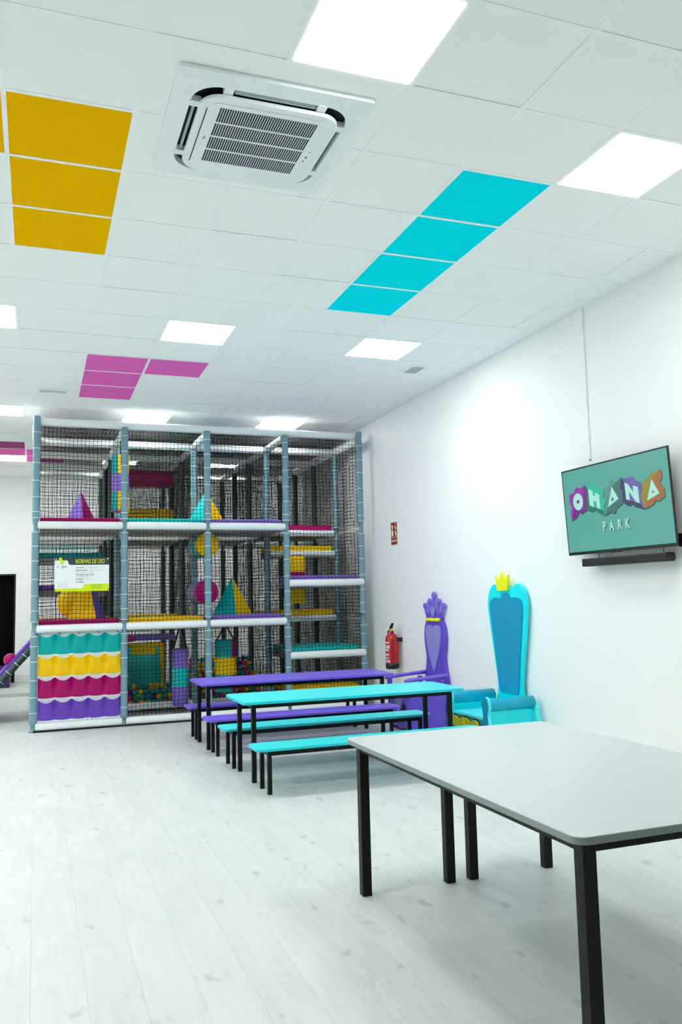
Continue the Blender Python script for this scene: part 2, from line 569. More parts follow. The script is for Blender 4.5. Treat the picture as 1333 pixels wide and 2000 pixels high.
# filler tiles around the cassette
for (x0, x1, y0, y1) in ((cx(1) + .0055, .60, cy(-1) + .0055, cy(1) - .0055), (1.50, cx(3) - .0055, cy(-1) + .0055, cy(1) - .0055),
                         (.60, 1.50, cy(-1) + .0055, 3.52), (.60, 1.50, 4.40, cy(1) - .0055)):
    t = MB(); t.box(x0, x1, y0, y1, ZC + .0012, ZC + .016); t.build('ceiling_tile', M['tile'], ceiling)
b = MB(); b.prism([(wall_x(YF) - .022, YF, ZC - .0015), (wall_x(YF) - .001, YF, ZC - .0015), (wall_x(YB) - .001, YB, ZC - .0015), (wall_x(YB) - .022, YB, ZC - .0015)], (0, 0, .002))
tag(b.build('trim_1', M['bar']), 'white edge trim where ceiling meets right wall', 'trim', kind='structure')

# ------------------------------------------------------------------ LED panels
LL = {(2, -2): 'large glowing square ceiling light nearest the viewer, beside the air conditioner',
      (5, -1): 'glowing square ceiling light at the upper right, beside the cyan tiles',
      (2, 5): 'glowing ceiling light just in front of the pink tiles',
      (-1, 5): 'glowing ceiling light cut by the left edge, level with the yellow tiles',
      (5, 5): 'glowing ceiling light near the right wall, beyond the cyan tiles',
      (-1, 11): 'glowing ceiling light at the left edge, before the play frame',
      (2, 11): 'glowing ceiling light just above the left half of the play frame',
      (5, 11): 'glowing ceiling light above the right half of the play frame',
      (-1, 17): 'furthest glowing ceiling light at left, beside the dark pink tiles',
      (2, 17): 'ceiling light behind the play frame seen through its net, left one',
      (5, 17): 'ceiling light behind the play frame seen through its net, right one'}
t = MB(); t.prism([(x, y, -.003) for x, y in rrect(-.297, .297, -.297, .297, .004, 2)], (0, 0, .025))
frame_me = t.mesh('light_frame', M['bar'])
t = MB(); t.box(-.281, .281, -.281, .281, -.0045, -.0031)
led_me = t.mesh('diffuser', M['led'])
for (i, j) in LIGHTS:
    lb = LL.get((i, j), 'square ceiling light outside the view')
    o = thing('ceiling_light', (cx(i) + .3, cy(j) + .3, ZC), lb, 'ceiling light', 'square ceiling lights')
    inst('light_frame', frame_me, (cx(i) + .3, cy(j) + .3, ZC), o)
    inst('diffuser', led_me, (cx(i) + .3, cy(j) + .3, ZC), o)

# ------------------------------------------------------------------ cassette air conditioner
ax_, ay_ = 1.042, 3.957
ac = thing('air_conditioner', (ax_, ay_, ZC), 'white square cassette air conditioner with dark slatted grille in the ceiling', 'air conditioner')
hw = .475
b = MB()
# outer frame plate built as a ring with four slots: strips between radii .475/.40/.345/...
def ring(bm, o, i_, z0, z1):
    po, pi_ = o, i_
    n = len(po)
    for k in range(n):
        k2 = (k + 1) % n
        q = [(po[k][0], po[k][1], z0), (po[k2][0], po[k2][1], z0), (pi_[k2][0], pi_[k2][1], z1), (pi_[k][0], pi_[k][1], z1)]
        bm.poly([(ax_ + a, ay_ + c, ZC + z) for a, c, z in q])
out = rrect(-hw, hw, -hw, hw, .03, 8)
mid = rrect(-.385, .385, -.385, .385, .135, 8)
ring(b, out, out, 0, -.022)
ring(b, out, mid, -.022, -.03)
ring(b, mid, mid, -.03, .012)
b.build('frame_plate', M['white_plastic'], ac)
b = MB(); b.prism([(ax_ + x, ay_ + y, ZC + .004) for x, y in rrect(-.40, .40, -.40, .40, .1, 6)], (0, 0, .01))
b.build('air_outlet_void', M['ac_dark'], ac)
# bridging pieces between corner slots and louvre slots
for k in range(4):
    for s in (-1, 1):
        b = MB()
        a0, a1 = (.205, .25) if s > 0 else (-.25, -.205)
        pts = [(a0, .335), (a1, .335), (a1, .392), (a0, .392)]
        ca, sa = round(math.cos(k * PI / 2)), round(math.sin(k * PI / 2))
        b.prism([(ax_ + x * ca - y * sa, ay_ + x * sa + y * ca, ZC - .034) for x, y in pts], (0, 0, .03))
        b.build('louvre_bridge', M['white_plastic'], ac)
# centre panel with rounded corners
b = MB(); b.prism([(ax_ + x, ay_ + y, ZC - .036) for x, y in rrect(-.345, .345, -.345, .345, .105, 8)], (0, 0, -.020), bevel=.008)
b.build('centre_panel', M['white_plastic'], ac)
b = MB(); b.prism([(ax_ + x, ay_ + y, ZC - .0555) for x, y in rrect(-.305, .305, -.305, .305, .06, 5)], (0, 0, -.006), bevel=.003)
b.build('grille_panel', M['white_plastic'], ac)
b = MB(); b.prism([(ax_ + x - .012, ay_ + y, ZC - .05) for x, y in rrect(-.2975, -.2935, -.25, .25, .0008, 1)], (0, 0, -.0085))
b.build('panel_gap', M['ac_dark'], ac)
gx0, gx1, gy0, gy1 = ax_ - .25, ax_ + .238, ay_ - .275, ay_ + .22
b = MB(); b.box(gx0, gx1, gy0, gy1, ZC - .0623, ZC - .0615)
b.build('grille_void', M['ac_dark'], ac)
NS = 41
pitch = (gx1 - gx0) / NS
t = MB(); t.box(-.0017, .0017, gy0 - ay_, gy1 - ay_, -.0640, -.0624)
slat_me = t.mesh('grille_slat', M['white_plastic'])
for k in range(NS + 1):
    inst('grille_slat', slat_me, (gx0 + k * pitch, ay_, ZC), ac)
for k in range(1, 4):
    yy = gy0 + (gy1 - gy0) * k / 4
    t = MB(); t.box(gx0, gx1, yy - .006, yy + .006, ZC - .0645, ZC - .0625); t.build('grille_crossbar', M['white_plastic'], ac)
for k in range(4):
    ca, sa = round(math.cos(k * PI / 2)), round(math.sin(k * PI / 2))
    t = MB()
    # a thin tilted flap hanging in each outlet
    pts = [(-.198, .359, -.034), (.198, .359, -.034), (.198, .366, -.012), (-.198, .366, -.012)]
    t.prism([(ax_ + x * ca - y * sa, ay_ + x * sa + y * ca, ZC + z) for x, y, z in pts], (0, 0, .004))
    t.build('louvre_flap', M['ac_flap'], ac)
for (dx, dy, s) in ((.272, .03, .006), (.268, .07, .004), (.276, -.025, .003), (-.275, .0, .006)):
    t = MB(); t.box(ax_ + dx - s, ax_ + dx + s, ay_ + dy - s * (2 if dx < 0 else 1), ay_ + dy + s * (2 if dx < 0 else 1), ZC - .0626, ZC - .0614)
    t.build('indicator' if dx > 0 else 'badge', M['ink'] if dx > 0 else M['ink_light'], ac)

# ceiling diffusers
v1 = thing('ceiling_vent', (3.74, 7.81, ZC), 'small square white air vent near the right wall', 'vent')
b = MB()
x0, x1, y0, y1 = 3.63, 3.83, 7.66, 7.96
b.box(x0, x1, y0, y0 + .025, ZC - .012, ZC - .001); b.box(x0, x1, y1 - .025, y1, ZC - .012, ZC - .001)
b.box(x0, x0 + .025, y0 + .025, y1 - .025, ZC - .012, ZC - .001); b.box(x1 - .025, x1, y0 + .025, y1 - .025, ZC - .012, ZC - .001)
b.build('vent_frame', M['bar'], v1)
b = MB(); b.box(x0 + .025, x1 - .025, y0 + .025, y1 - .025, ZC - .003, ZC - .001); b.build('vent_backing', M['pole'], v1)
t = MB(); t.box(-.005, .005, -.125, .125, -.009, -.003); sm = t.mesh('vent_slat', M['ac_flap'])
for k in range(7): inst('vent_slat', sm, (x0 + .035 + k * .0215, 7.81, ZC), v1)
v2 = thing('ceiling_vent', (.15, 9.67, ZC), 'narrow white linear air vent left of the pink tiles', 'vent')
x0, x1, y0, y1 = -.01, .31, 9.60, 9.76
b = MB()
b.box(x0, x1, y0, y0 + .02, ZC - .016, ZC - .001); b.box(x0, x1, y1 - .02, y1, ZC - .016, ZC - .001)
b.box(x0, x0 + .02, y0 + .02, y1 - .02, ZC - .016, ZC - .001); b.box(x1 - .02, x1, y0 + .02, y1 - .02, ZC - .016, ZC - .001)
b.build('vent_frame', M['bar'], v2)
b = MB(); b.box(x0 + .02, x1 - .02, y0 + .02, y1 - .02, ZC - .003, ZC - .001); b.build('vent_backing', M['pole'], v2)
t = MB(); t.box(-.14, .14, -.008, .008, -.012, -.003); sm = t.mesh('vent_slat', M['ac_flap'])
for k in range(4): inst('vent_slat', sm, (.15, 9.635 + k * .03, ZC), v2)

# ------------------------------------------------------------------ play structure
PX = [-.012, 1.010, 2.035, 3.072, 4.122]
PY = [10.45, 11.42, 12.45, 13.45, 14.42]
Z1, Z2, ZT = 1.18, 2.40, 3.655
play = thing('play_structure', (2.05, 10.45, 0), 'tall soft play frame with slate padded posts, white tubes and black net', 'play structure')

def post_profile(top, levels):
    pr = [(0, 0.0), (.05, 0.0), (.05, .012), (.03, .016)]
    z = .09
    cuts = sorted(levels)
    zs = [z]
    for c in cuts:
        zs += [c - .07, c + .07]
    zs.append(top)
    for a, c in zip(zs[::2], zs[1::2]):
        pr += [(.03, a), (.044, a + .004), (.046, a + .03), (.042, a + .05), (.042, c - .05), (.046, c - .03), (.044, c - .004), (.03, c)]
    pr[-1] = (0, top)
    pr[-2] = (.036, top - .006)
    return pr
post_meshes = {}
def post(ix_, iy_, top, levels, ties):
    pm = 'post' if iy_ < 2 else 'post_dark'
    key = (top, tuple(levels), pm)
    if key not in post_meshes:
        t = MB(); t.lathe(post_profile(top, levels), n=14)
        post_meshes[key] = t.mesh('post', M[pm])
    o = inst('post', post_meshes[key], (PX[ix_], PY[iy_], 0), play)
    if ties:
        z = .22
        k = 0
        while z < top - .03:
            if all(abs(z - l) > .075 for l in levels):
                inst('cable_tie', tie_me, (PX[ix_], PY[iy_], z), o)
            z += .195 + .02 * ((k * 7 + ix_ * 3) % 3 - 1)
            k += 1
        for l in levels:
            for s in (-.085, .085):
                inst('cable_tie', tie_me, (PX[ix_], PY[iy_], l + s), o)
    return o
t = MB(); t.lathe([(.0425, -.004), (.0462, -.004), (.0462, .004), (.0425, .004)], n=14); tie_me = t.mesh('cable_tie', M['tie'])
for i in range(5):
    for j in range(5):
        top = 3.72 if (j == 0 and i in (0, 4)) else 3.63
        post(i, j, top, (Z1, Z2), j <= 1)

# padded white tubes
tube_me = {}
def capsule(L, r, n=14):
    key = (round(L, 3), r)
    if key not in tube_me:
        t = MB()
        e = .022
        t.lathe([(0, -L / 2), (r * .75, -L / 2), (r * .95, -L / 2 + e * .5), (r, -L / 2 + e), (r * 1.01, 0), (r, L / 2 - e), (r * .95, L / 2 - e * .5), (r * .75, L / 2), (0, L / 2)], n=n, axis='X')
        tube_me[key] = t.mesh('padded_tube', M['foam_white'])
    return tube_me[key]
def tube_x(x0, x1, y, z, r=.047):
    return inst('padded_tube', capsule(x1 - x0, r), ((x0 + x1) / 2, y, z), play)
def tube_y(x, y0, y1, z, r=.047):
    return inst('padded_tube', capsule(y1 - y0, r), (x, (y0 + y1) / 2, z), play, (0, 0, PI / 2))
# front face
for i in range(4):
    x0, x1 = PX[i] + .022, PX[i + 1] - .022
    tube_x(x0, x1, 10.435, .057)
    if i < 3:
        tube_x(x0, x1, 10.435, Z1); tube_x(x0, x1, 10.435, Z2)
tube_x(PX[3] + .02, PX[4] + .01, 10.425, 1.665)
tube_x(PX[3] + .02, PX[4] + .01, 10.425, .735)
tube_x(PX[0] + .03, PX[4] - .03, 10.50, ZT, .048)
# inner rows
for j in range(1, 5):
    for i in range(4):
        x0, x1 = PX[i] + .035, PX[i + 1] - .035
        tube_x(x0, x1, PY[j], 3.585, .05)
        if not (i == 3 and j in (2, 3)):
            tube_x(x0, x1, PY[j], Z2 if not (i == 3 and j == 1) else 2.10, .045)
            tube_x(x0, x1, PY[j], Z1, .045)
        if j in (1, 3, 4):
            tube_x(x0, x1, PY[j], .10, .045)
tube_x(PX[3] + .035, PX[4] - .035, PY[1] + .02, 2.40, .045)
for i in range(5):
    for j in range(4):
        tube_y(PX[i], PY[j] + .035, PY[j + 1] - .035, 3.585, .05)
        if i == 0 or (i < 4 and j < 2):
            tube_y(PX[i], PY[j] + .045, PY[j + 1] - .045, Z1, .04)
            tube_y(PX[i], PY[j] + .045, PY[j + 1] - .045, Z2, .04)
# ground steel rail under the front tubes
b = MB(); b.tube((PX[0], 10.40, .012), (PX[4], 10.40, .012), .008, 8); b.tube((PX[0], 10.44, .012), (PX[4], 10.44, .012), .008, 8)
b.build('ground_rail', M['black_metal'], play)

# platforms: coloured mat on a grey board
def platform(i, j, z, color, x0=None, x1=None, y0=None, y1=None, th=.078):
    xa = PX[i] + .05 if x0 is None else x0
    xb = PX[i + 1] - .05 if x1 is None else x1
    ya = PY[j] + .045 if y0 is None else y0
    yb = PY[j + 1] - .02 if y1 is None else y1
    t = MB(); t.box(xa, xb, ya, yb, z - .06, z + .02); bd = t.build('platform_board', M['board'], play)
    t = MB(); t.box(xa, xb, ya, yb, z + .021, z + .021 + th, .014, 2); t.build('platform_mat', M[color], bd)
platform(0, 0, Z2, 'v_magenta'); platform(1, 0, Z2, 'v_turq'); platform(2, 0, Z2, 'v_lilac')
platform(0, 0, Z1, 'v_magenta'); platform(1, 0, Z1, 'v_yellow'); platform(2, 0, Z1, 'v_lilac')
platform(0, 1, Z1, 'v_yellow'); platform(1, 2, Z1, 'v_yellow'); platform(0, 2, Z1 + .45, 'v_purple'); platform(0, 3, Z2 - .25, 'v_teal')
platform(2, 2, Z2, 'v_teal'); platform(1, 2, Z2, 'v_yellow')
platform(3, 0, .735, 'v_turq'); platform(3, 0, 1.665, 'v_lilac', y1=11.05)
platform(3, 1, 1.20, 'v_yellow'); platform(3, 1, 2.12, 'v_yellow', y1=12.0); platform(3, 1, 2.42, 'v_magenta', x1=PX[4] - .06)
platform(3, 0, .22, 'v_yellow', y0=10.52, th=.08)

# nets
def net_mesh(w, h, cell=.0475, r=.0027, seed=1):
    t = MB()
    nx, nz = max(1, round(w / cell)), max(1, round(h / cell))
    def disp(u, v):
        e = math.sin(PI * u / w) * math.sin(PI * v / h)
        return (u + .004 * math.sin(9 * v + 3 * u + seed) + .003 * math.sin(23 * v - 7 * u), .010 * e * math.sin(5 * u + 4 * v + seed), v + .004 * math.sin(8 * u + 5 * v + 2 * seed) + .003 * math.sin(25 * u + seed))
    bm = t.bm
    def strand(pts, up):
        prev = None
        n = len(pts)
        for k, p in enumerate(pts):
            p = Vector(p)
            if up: offs = [(r, -.6 * r, 0), (-r, -.6 * r, 0), (0, r, 0)]
            else: offs = [(0, -.6 * r, r), (0, -.6 * r, -r), (0, r, 0)]
            ring_ = [bm.verts.new(p + Vector(o)) for o in offs]
            if prev:
                for q in range(3):
                    bm.faces.new((prev[q], prev[(q + 1) % 3], ring_[(q + 1) % 3], ring_[q]))
            prev = ring_
    SEG = 12
    for a in range(nx + 1):
        u = w * a / nx
        strand([disp(u, h * k / SEG) for k in range(SEG + 1)], True)
    for a in range(nz + 1):
        v = h * a / nz
        strand([disp(w * k / SEG, v) for k in range(SEG + 1)], False)
    return t.mesh('net_panel', M['net'])
NET = {}
def net(w, h, x, y, z, rotv=(0, 0, 0), seed=1):
    key = (round(w, 2), round(h, 2), seed)
    if key not in NET: NET[key] = net_mesh(w, h, seed=seed)
    return inst('net_panel', NET[key], (x, y, z), play, rotv)
BW = 1.03
RD = 1.0
for i in range(4):
    x0 = PX[i]
    w = PX[i + 1] - PX[i]
    yn = 10.462
    if i < 3:
        net(BW, 1.16, x0, yn, Z2 + .02, seed=1 + i % 2); net(BW, 1.16, x0, yn, Z1 + .02, seed=2 - i % 2)
        if i > 0: net(BW, 1.08, x0, yn, .08, seed=1 + i % 2)
        else: net(BW, .12, x0, yn, .05)
    else:
        net(1.05, 1.16, x0, yn, Z2 + .02, seed=3); net(1.05, 1.16, x0, yn, Z1 + .02, seed=4); net(1.05, 1.08, x0, yn, .08, seed=3)
HZ = ((.08, 1.08), (Z1 + .02, 1.16), (Z2 + .02, 1.16))
for j in range(4):
    for z, h in HZ:
        net(RD, h, PX[4], PY[j], z, (0, 0, PI / 2), 5)              # side by the wall
        net(RD, h, PX[0], PY[j], z, (0, 0, PI / 2), 6)              # free side
for i in range(4):
    for z, h in HZ:
        net(BW, h, PX[i], PY[4], z, seed=1 + (i % 2))               # rear face
for j in range(4):
    for i in range(4):
        net(BW, RD if j else .88, PX[i], PY[j + 1], 3.66, (PI / 2, 0, 0), 7)
for (i, j, k) in ((3, 0, 2), (3, 1, 2), (3, 1, 1), (3, 2, 2), (3, 2, 1), (3, 0, 1), (3, 0, 0), (3, 1, 0), (2, 1, 2), (2, 1, 1), (2, 2, 2), (2, 2, 1), (1, 1, 1), (1, 2, 2), (1, 1, 2)):
    z, h = HZ[k]
    net(RD, h, PX[i], PY[j], z, (0, 0, PI / 2), 5)
for (i, j, k) in ((1, 1, 2), (2, 1, 2), (1, 2, 2), (2, 2, 2), (0, 2, 1), (1, 2, 1), (2, 2, 1), (1, 3, 2), (2, 3, 2), (2, 2, 0), (1, 3, 0), (3, 2, 1), (3, 2, 0), (3, 3, 2)):
    z, h = HZ[k]
    net(BW, h, PX[i], PY[j] + .03, z, seed=1 + (i + j) % 2)

# climbing wall of fabric pockets at the lower left
cp = MB()
cp.box(PX[0] + .045, PX[1] - .04, 10.452, 10.458, .105, 1.135)
climb = cp.build('pocket_wall', M['sheet'], play)
def pocket_mesh(m, w=.187, h=.238):
    t = MB()
    NU, NV = 12, 8
    g = []
    for a in range(NU + 1):
        u = a / NU
        s = math.sin(PI * u)
        c = []
        for k in range(NV + 1):
            v = k / NV
            top = h - .036 * s ** 1.3
            z = v * top
            bulge = (.014 + .062 * v ** .8) * min(1.0, 1.75 * s) ** 1.9 * (1 - .25 * s) if s > 1e-4 else 0
            bulge *= (0.25 + .75 * v) if v > 0 else .2
            c.append(t.bm.verts.new((w * (u - .5), -bulge - .001, z + .008 * (1 - s) * (1 - v))))
        g.append(c)
    fs = []
    for a in range(NU):
        for k in range(NV):
            fs.append(t.bm.faces.new((g[a][k], g[a + 1][k], g[a + 1][k + 1], g[a][k + 1])))
    t._tag(fs, True)
    return t.mesh('pocket', m)
for row, (key, z0) in enumerate((('v_teal', .880), ('v_yellow', .628), ('v_magenta', .376), ('v_purple', .122))):
    me = pocket_mesh(M[key])
    for k in range(5):
        o = inst('pocket', me, (PX[0] + .047 + .187 * (k + .5), 10.452, z0), climb)
t = MB(); t.lathe([(.009, -.003), (.013, -.003), (.013, .003), (.009, .003)], n=10, axis='Y'); ey = t.mesh('eyelet', M['pole'])
for k in range(5): inst('eyelet', ey, (PX[0] + .06 + k * .222, 10.449, 1.122), climb)

# horizontal padded rollers between the third post and the post behind it
def roller_y(x, y0, y1, z, r, face, body, label):
    t = MB()
    t.lathe([(r, 0), (r, .02), (r, y1 - y0), (0, y1 - y0)], (x, y0, z), 26, 'Y')
    o = t.build('padded_roller', M[body], play)
    t = MB(); t.lathe([(0, -.012), (r * .9, -.012), (r * .985, -.006), (r, 0)], (x, y0, z), 26, 'Y')
    t.build('roller_end', M[face], o)
    o['label'] = label
roller_y(2.09, 10.75, 11.36, 2.19, .155, 'v_yellow', 'v_teal', 'teal roller with a round yellow end')
roller_y(2.075, 10.75, 11.36, 1.575, .155, 'v_magenta', 'v_lilac', 'lilac roller with a round magenta end')
# upper squeeze rollers deep in the second bay
def roller_x(x0, x1, y, z, r, m, lb):
    t = MB(); t.lathe([(0, 0), (r * .9, 0), (r, .02), (r, x1 - x0 - .02), (r * .9, x1 - x0), (0, x1 - x0)], (x0, y, z), 22, 'X')
    o = t.build('padded_roller', M[m], play); o['label'] = lb
roller_x(1.06, 1.95, 12.75, 3.32, .135, 'v_magenta', 'magenta cross roller high in the frame')
t = MB(); t.box(1.06, 1.95, 12.66, 12.86, 2.50, 2.86, .02); t.build('padded_barrier', M['v_yellow'], play)
# inclined ramp with foam bumps on the free left side
rp = MB()
ra, rb_ = Vector((-.82, 11.44, 0.05)), Vector((.02, 11.44, .98))
dirv = (rb_ - ra).normalized(); nv = Vector((-dirv.z, 0, dirv.x))
pts = [ra + nv * .02, rb_ + nv * .02, rb_ + nv * .075, ra + nv * .075]
rp.prism(pts, (0, .9, 0))
ramp = rp.build('climbing_ramp', M['v_purple'], play)
t = MB(); t.tube(ra + Vector((0, -.0, 0)), rb_, .045, 14); rail = t.build('ramp_rail', M['post_dark'], ramp)
for k in range(9):
    t = MB(); q = ra.lerp(rb_, (k + .5) / 9); t.tube(q - dirv * .004, q + dirv * .004, .048, 14); t.build('cable_tie', M['tie'], ramp)
for f_, key, r_ in ((.70, 'v_magenta', .085), (.42, 'v_teal', .085)):
    c = ra.lerp(rb_, f_) + nv * .09 + Vector((0, .32, 0))
    t = MB(); t.sphere(c, r_); t.build('foam_bump', M[key], ramp)
# slide board and padded panels round the ball pit
t = MB()
t.prism([(1.30, 12.28, .10), (1.30, 12.55, .70), (1.30, 12.60, .70), (1.30, 12.36, .10)], (.37, 0, 0))
sl = t.build('slide_board', M['v_teal'], play)
for xx in (1.265, 1.665):
    t = MB(); t.prism([(xx, 12.18, .12), (xx, 12.46, .82), (xx, 12.56, .82), (xx, 12.36, .12)], (.04, 0, 0)); t.build('slide_rail', M['v_teal'], sl)
t = MB(); t.box(1.10, 1.80, 12.64, 12.70, .14, .86, .015); t.build('padded_panel', M['v_yellow'], play)
t = MB(); t.box(1.06, 1.98, 12.66, 13.4, .90, .97, .015); t.build('padded_step', M['v_lilac'], play)
t = MB(); t.box(1.06, 1.35, 12.4, 12.62, .90, .98, .02); t.build('padded_step', M['v_magenta'], play)

# ------------------------------------------------------------------ loose foam shapes on the platforms
def pyramid(cx_, cy_, z, half, hgt, ang, m1, m2, label):
    o = thing('foam_pyramid', (cx_, cy_, z), label, 'foam pyramid', 'foam pyramids')
    cs = [(cx_ + half * math.cos(R(ang + 90 * k)), cy_ + half * math.sin(R(ang + 90 * k)), z) for k in range(4)]
    ap = (cx_, cy_, z + hgt)
    for k in range(4):
        t = MB(); t.poly([cs[k], cs[(k + 1) % 4], ap]); t.poly([cs[(k + 1) % 4], cs[k], (cx_, cy_, z)]); 
        t.poly([cs[k], ap, (cx_, cy_, z)]); t.poly([ap, cs[(k + 1) % 4], (cx_, cy_, z)])
        t.build('pyramid_side', M[m1 if k % 2 == 0 else m2], o)
ZM2, ZM1 = Z2 + .1, Z1 + .1
# angle -100 puts one ridge towards the viewer
pyramid(.53, 11.10, ZM2, .19, .40, -85, 'v_magenta', 'v_lilac', 'purple and magenta foam pyramid on the top platform')
pyramid(2.13, 11.02, ZM2, .25, .44, -92, 'v_yellow', 'v_turq', 'turquoise and yellow foam pyramid on the top platform behind a post')
pyramid(.60, 10.85, ZM1, .25, .60, -68, 'v_purple', 'v_yellow', 'yellow and purple foam pyramid below the rules sign')
pyramid(2.45, 10.93, ZM1, .265, .50, -92, 'v_yellow', 'v_teal', 'teal and yellow foam pyramid on the middle platform')
# yellow drum behind the lower left pyramid
yb = thing('foam_ball', (.46, 11.75, ZM1 + .002), 'big yellow foam ball behind the rules sign', 'foam ball')
t = MB(); t.sphere((.46, 11.75, ZM1 + .202), .2, 24, 16); t.build('ball_body', M['v_yellow'], yb)

def strap_set(o, x, y, z0, z1, dx):
    for s in (-1, 1):
        t = MB(); t.path([(x + s * dx, y - .02, z0 - .12), (x + s * dx, y - .015, z0), (x + s * .015, y, z1)], .010, 6)
        t.build('strap', M['black'], o)
def punch_bag(x, y, z0, z1, r, cols, label, strap_top, split=None):
    o = thing('punch_bag', (x, y, z0), label, 'punch bag', 'hanging foam bags')
    n = len(cols)
    for k, c in enumerate(cols):
        a, c1 = z0 + (z1 - z0) * k / n, z0 + (z1 - z0) * (k + 1) / n
        t = MB()
        prof = [(r, a), (r, c1)]
        if k == 0: prof = [(0, a), (r * .93, a), (r, a + .015)] + prof[1:]
        if k == n - 1: prof = prof[:-1] + [(r, c1 - .015), (r * .93, c1), (0, c1)]
        t.lathe(prof, (x, y, 0), 22)
        if isinstance(c, tuple):
            for f in t.bm.faces:
                ctr = f.calc_center_median()
                f.material_index = 1 if ctr.x - x > r * .35 else 0
            t.build('bag_segment', [M[c[0]], M[c[1]]], o)
        else:
            t.build('bag_segment', M[c], o)
    strap_set(o, x, y, z1, strap_top, r * .8)
    return o
punch_bag(1.755, 10.90, .145, .86, .105, ('v_lilac', 'v_turq', 'v_lilac'), 'slim lilac and turquoise hanging bag before the ball pit', 1.12)
punch_bag(2.366, 11.0, .27, .945, .142, (('v_teal', 'v_magenta'), 'v_yellow', ('v_teal', 'v_magenta')), 'teal, yellow and magenta hanging bag under the middle platform', 1.12)
punch_bag(3.42, 11.2, 1.395, 2.05, .13, ('v_yellow', 'v_magenta', 'v_yellow'), 'yellow and magenta hanging bag in the stair tower', 2.06)
# square hanging column, teal and yellow with a purple middle
sq = thing('square_punch_bag', (1.0, 10.90, 2.63), 'square checkered hanging bag of teal, yellow and purple at the top level', 'punch bag', 'hanging foam bags')
hs_ = .08
for k, (a, c1, m1, m2) in enumerate(((2.63, 2.875, 'v_teal', 'v_yellow'), (2.875, 3.105, 'v_lilac', 'v_lilac'), (3.105, 3.345, 'v_teal', 'v_yellow'))):
    t = MB(); ang = R(25)
    cs = [(1.0 + hs_ * 1.41 * math.cos(ang + PI / 4 + PI / 2 * q), 10.90 + hs_ * 1.41 * math.sin(ang + PI / 4 + PI / 2 * q), a) for q in range(4)]
    t.prism(cs, (0, 0, c1 - a))
    for f in t.bm.faces:
        n_ = f.normal
        f.material_index = 1 if (n_.x > 0.05) else 0
    t.build('bag_segment', [M[m1], M[m2]], sq)
t = MB(); t.prism([(p[0], p[1], 2.615) for p in cs], (0, 0, .014)); t.build('bag_base', M['v_magenta'], sq)
t = MB(); t.path([(1.0, 10.9, 3.345), (1.0, 10.9, 3.56)], .007, 6); t.build('strap', M['black'], sq)

# balls in the pit
t = MB(); t.sphere((0, 0, 0), .038, 14, 10)
ball_src = t.bm
ball_me = {}
base_me = bpy.data.meshes.new('ball'); ball_src.to_mesh(base_me); ball_src.free()
for k in ('b_teal', 'b_yellow', 'b_purple', 'b_pink'):
    me = base_me.copy(); me.name = 'ball'; me.materials.append(M[k]); ball_me[k] = me
BN = {'b_teal': 'teal', 'b_yellow': 'yellow', 'b_purple': 'dark purple', 'b_pink': 'pink'}
rb = random.Random(11)
def ball(x, y, z, k, where):
    o = inst('pit_ball', ball_me[k], (x, y, z))
    tag(o, '%s plastic ball %s' % (BN[k], where), 'ball', 'pit balls ' + where)
KS = ('b_teal', 'b_yellow', 'b_yellow', 'b_teal', 'b_purple', 'b_yellow', 'b_teal', 'b_yellow', 'b_teal', 'b_pink')
DB = .077
for row in range(4):                         # sloping heap behind the second bay's net
    for lay in range(0, row + 2):
        for k in range(12):
            x = 1.085 + k * DB + (.038 if (lay + row) % 2 else 0)
            y = 11.52 + row * .072 + lay * .02
            if lay < row: continue
            ball(x, y, .038 + lay * .066 + .02, rb.choice(KS), 'in the pit below the yellow platform')
for row in range(8):                         # higher heap behind the third bay
    for lay in (row, row + 1):
        for k in range(12):
            x = 2.13 + k * DB + (.038 if (lay + row) % 2 else 0)
            y = 11.75 + row * .075 + lay * .02
            ball(x, y, .038 + lay * .067 + .02, rb.choice(KS), 'in the heap behind the hanging bag')
MB().box(1.06, 3.02, 11.47, 12.45, 0.0005, .02).build('pit_mat', M['board'], play)
# foam wedges that carry the two heaps
MB().prism([(1.06, 11.62, .0201), (1.06, 12.10, .0201), (1.06, 12.10, .30), (1.06, 11.86, .19)], (.92, 0, 0)).build('pit_wedge', M['board'], play)
MB().prism([(2.09, 11.84, .0201), (2.09, 12.44, .0201), (2.09, 12.44, .42)], (.93, 0, 0)).build('pit_wedge', M['board'], play)

# rules sign tied to the net
SX0, SX1, SZ0, SZ1, SY = .205, .824, 1.612, 2.015, 10.372
sg = thing('rules_sign', (.515, SY, SZ0), 'white and lime rules sign NORMAS DE USO hung on the front net', 'sign')
W_, H_ = SX1 - SX0, SZ1 - SZ0
b = MB(); b.box(SX0, SX1, SY, SY + .006, SZ0, SZ1); b.build('sign_board', M['sign_white'], sg)
O_ = (SX0, SY, SZ0); UX, UZ = (1, 0, 0), (0, 0, 1)
def P(*uv): return [(u * W_, v * H_) for u, v in uv]
flat('sign_header', P((0, .91), (.20, .91), (.235, .895), (.255, .80), (.29, .775), (1, .775), (1, 1), (0, 1)), M['sign_dark'], O_, UX, UZ, sg)
flat('sign_footer', P((0, 0), (1, 0), (1, .21), (.57, .21), (.535, .19), (.51, .09), (0, .075)), M['sign_lime'], O_, UX, UZ, sg)
duck = [(.07, .93), (.075, .97), (.10, 1.0), (.125, .985), (.135, .94), (.135, .90), (.155, .875), (.185, .89), (.19, .88), (.17, .83), (.14, .79), (.115, .80), (.095, .86), (.085, .90)]
flat('bird_logo', P(*duck), M['sign_lime'], O_, UX, UZ, sg, lift=.0014)
def wr(s, u, v, size, m, align='LEFT', sx=1.0, bold=0.0):
    return lettering('lettering', s, size * H_, m, (SX0 + u * W_, SY - .0028, SZ0 + v * H_), UX, UZ, sg, align, sx, bold)
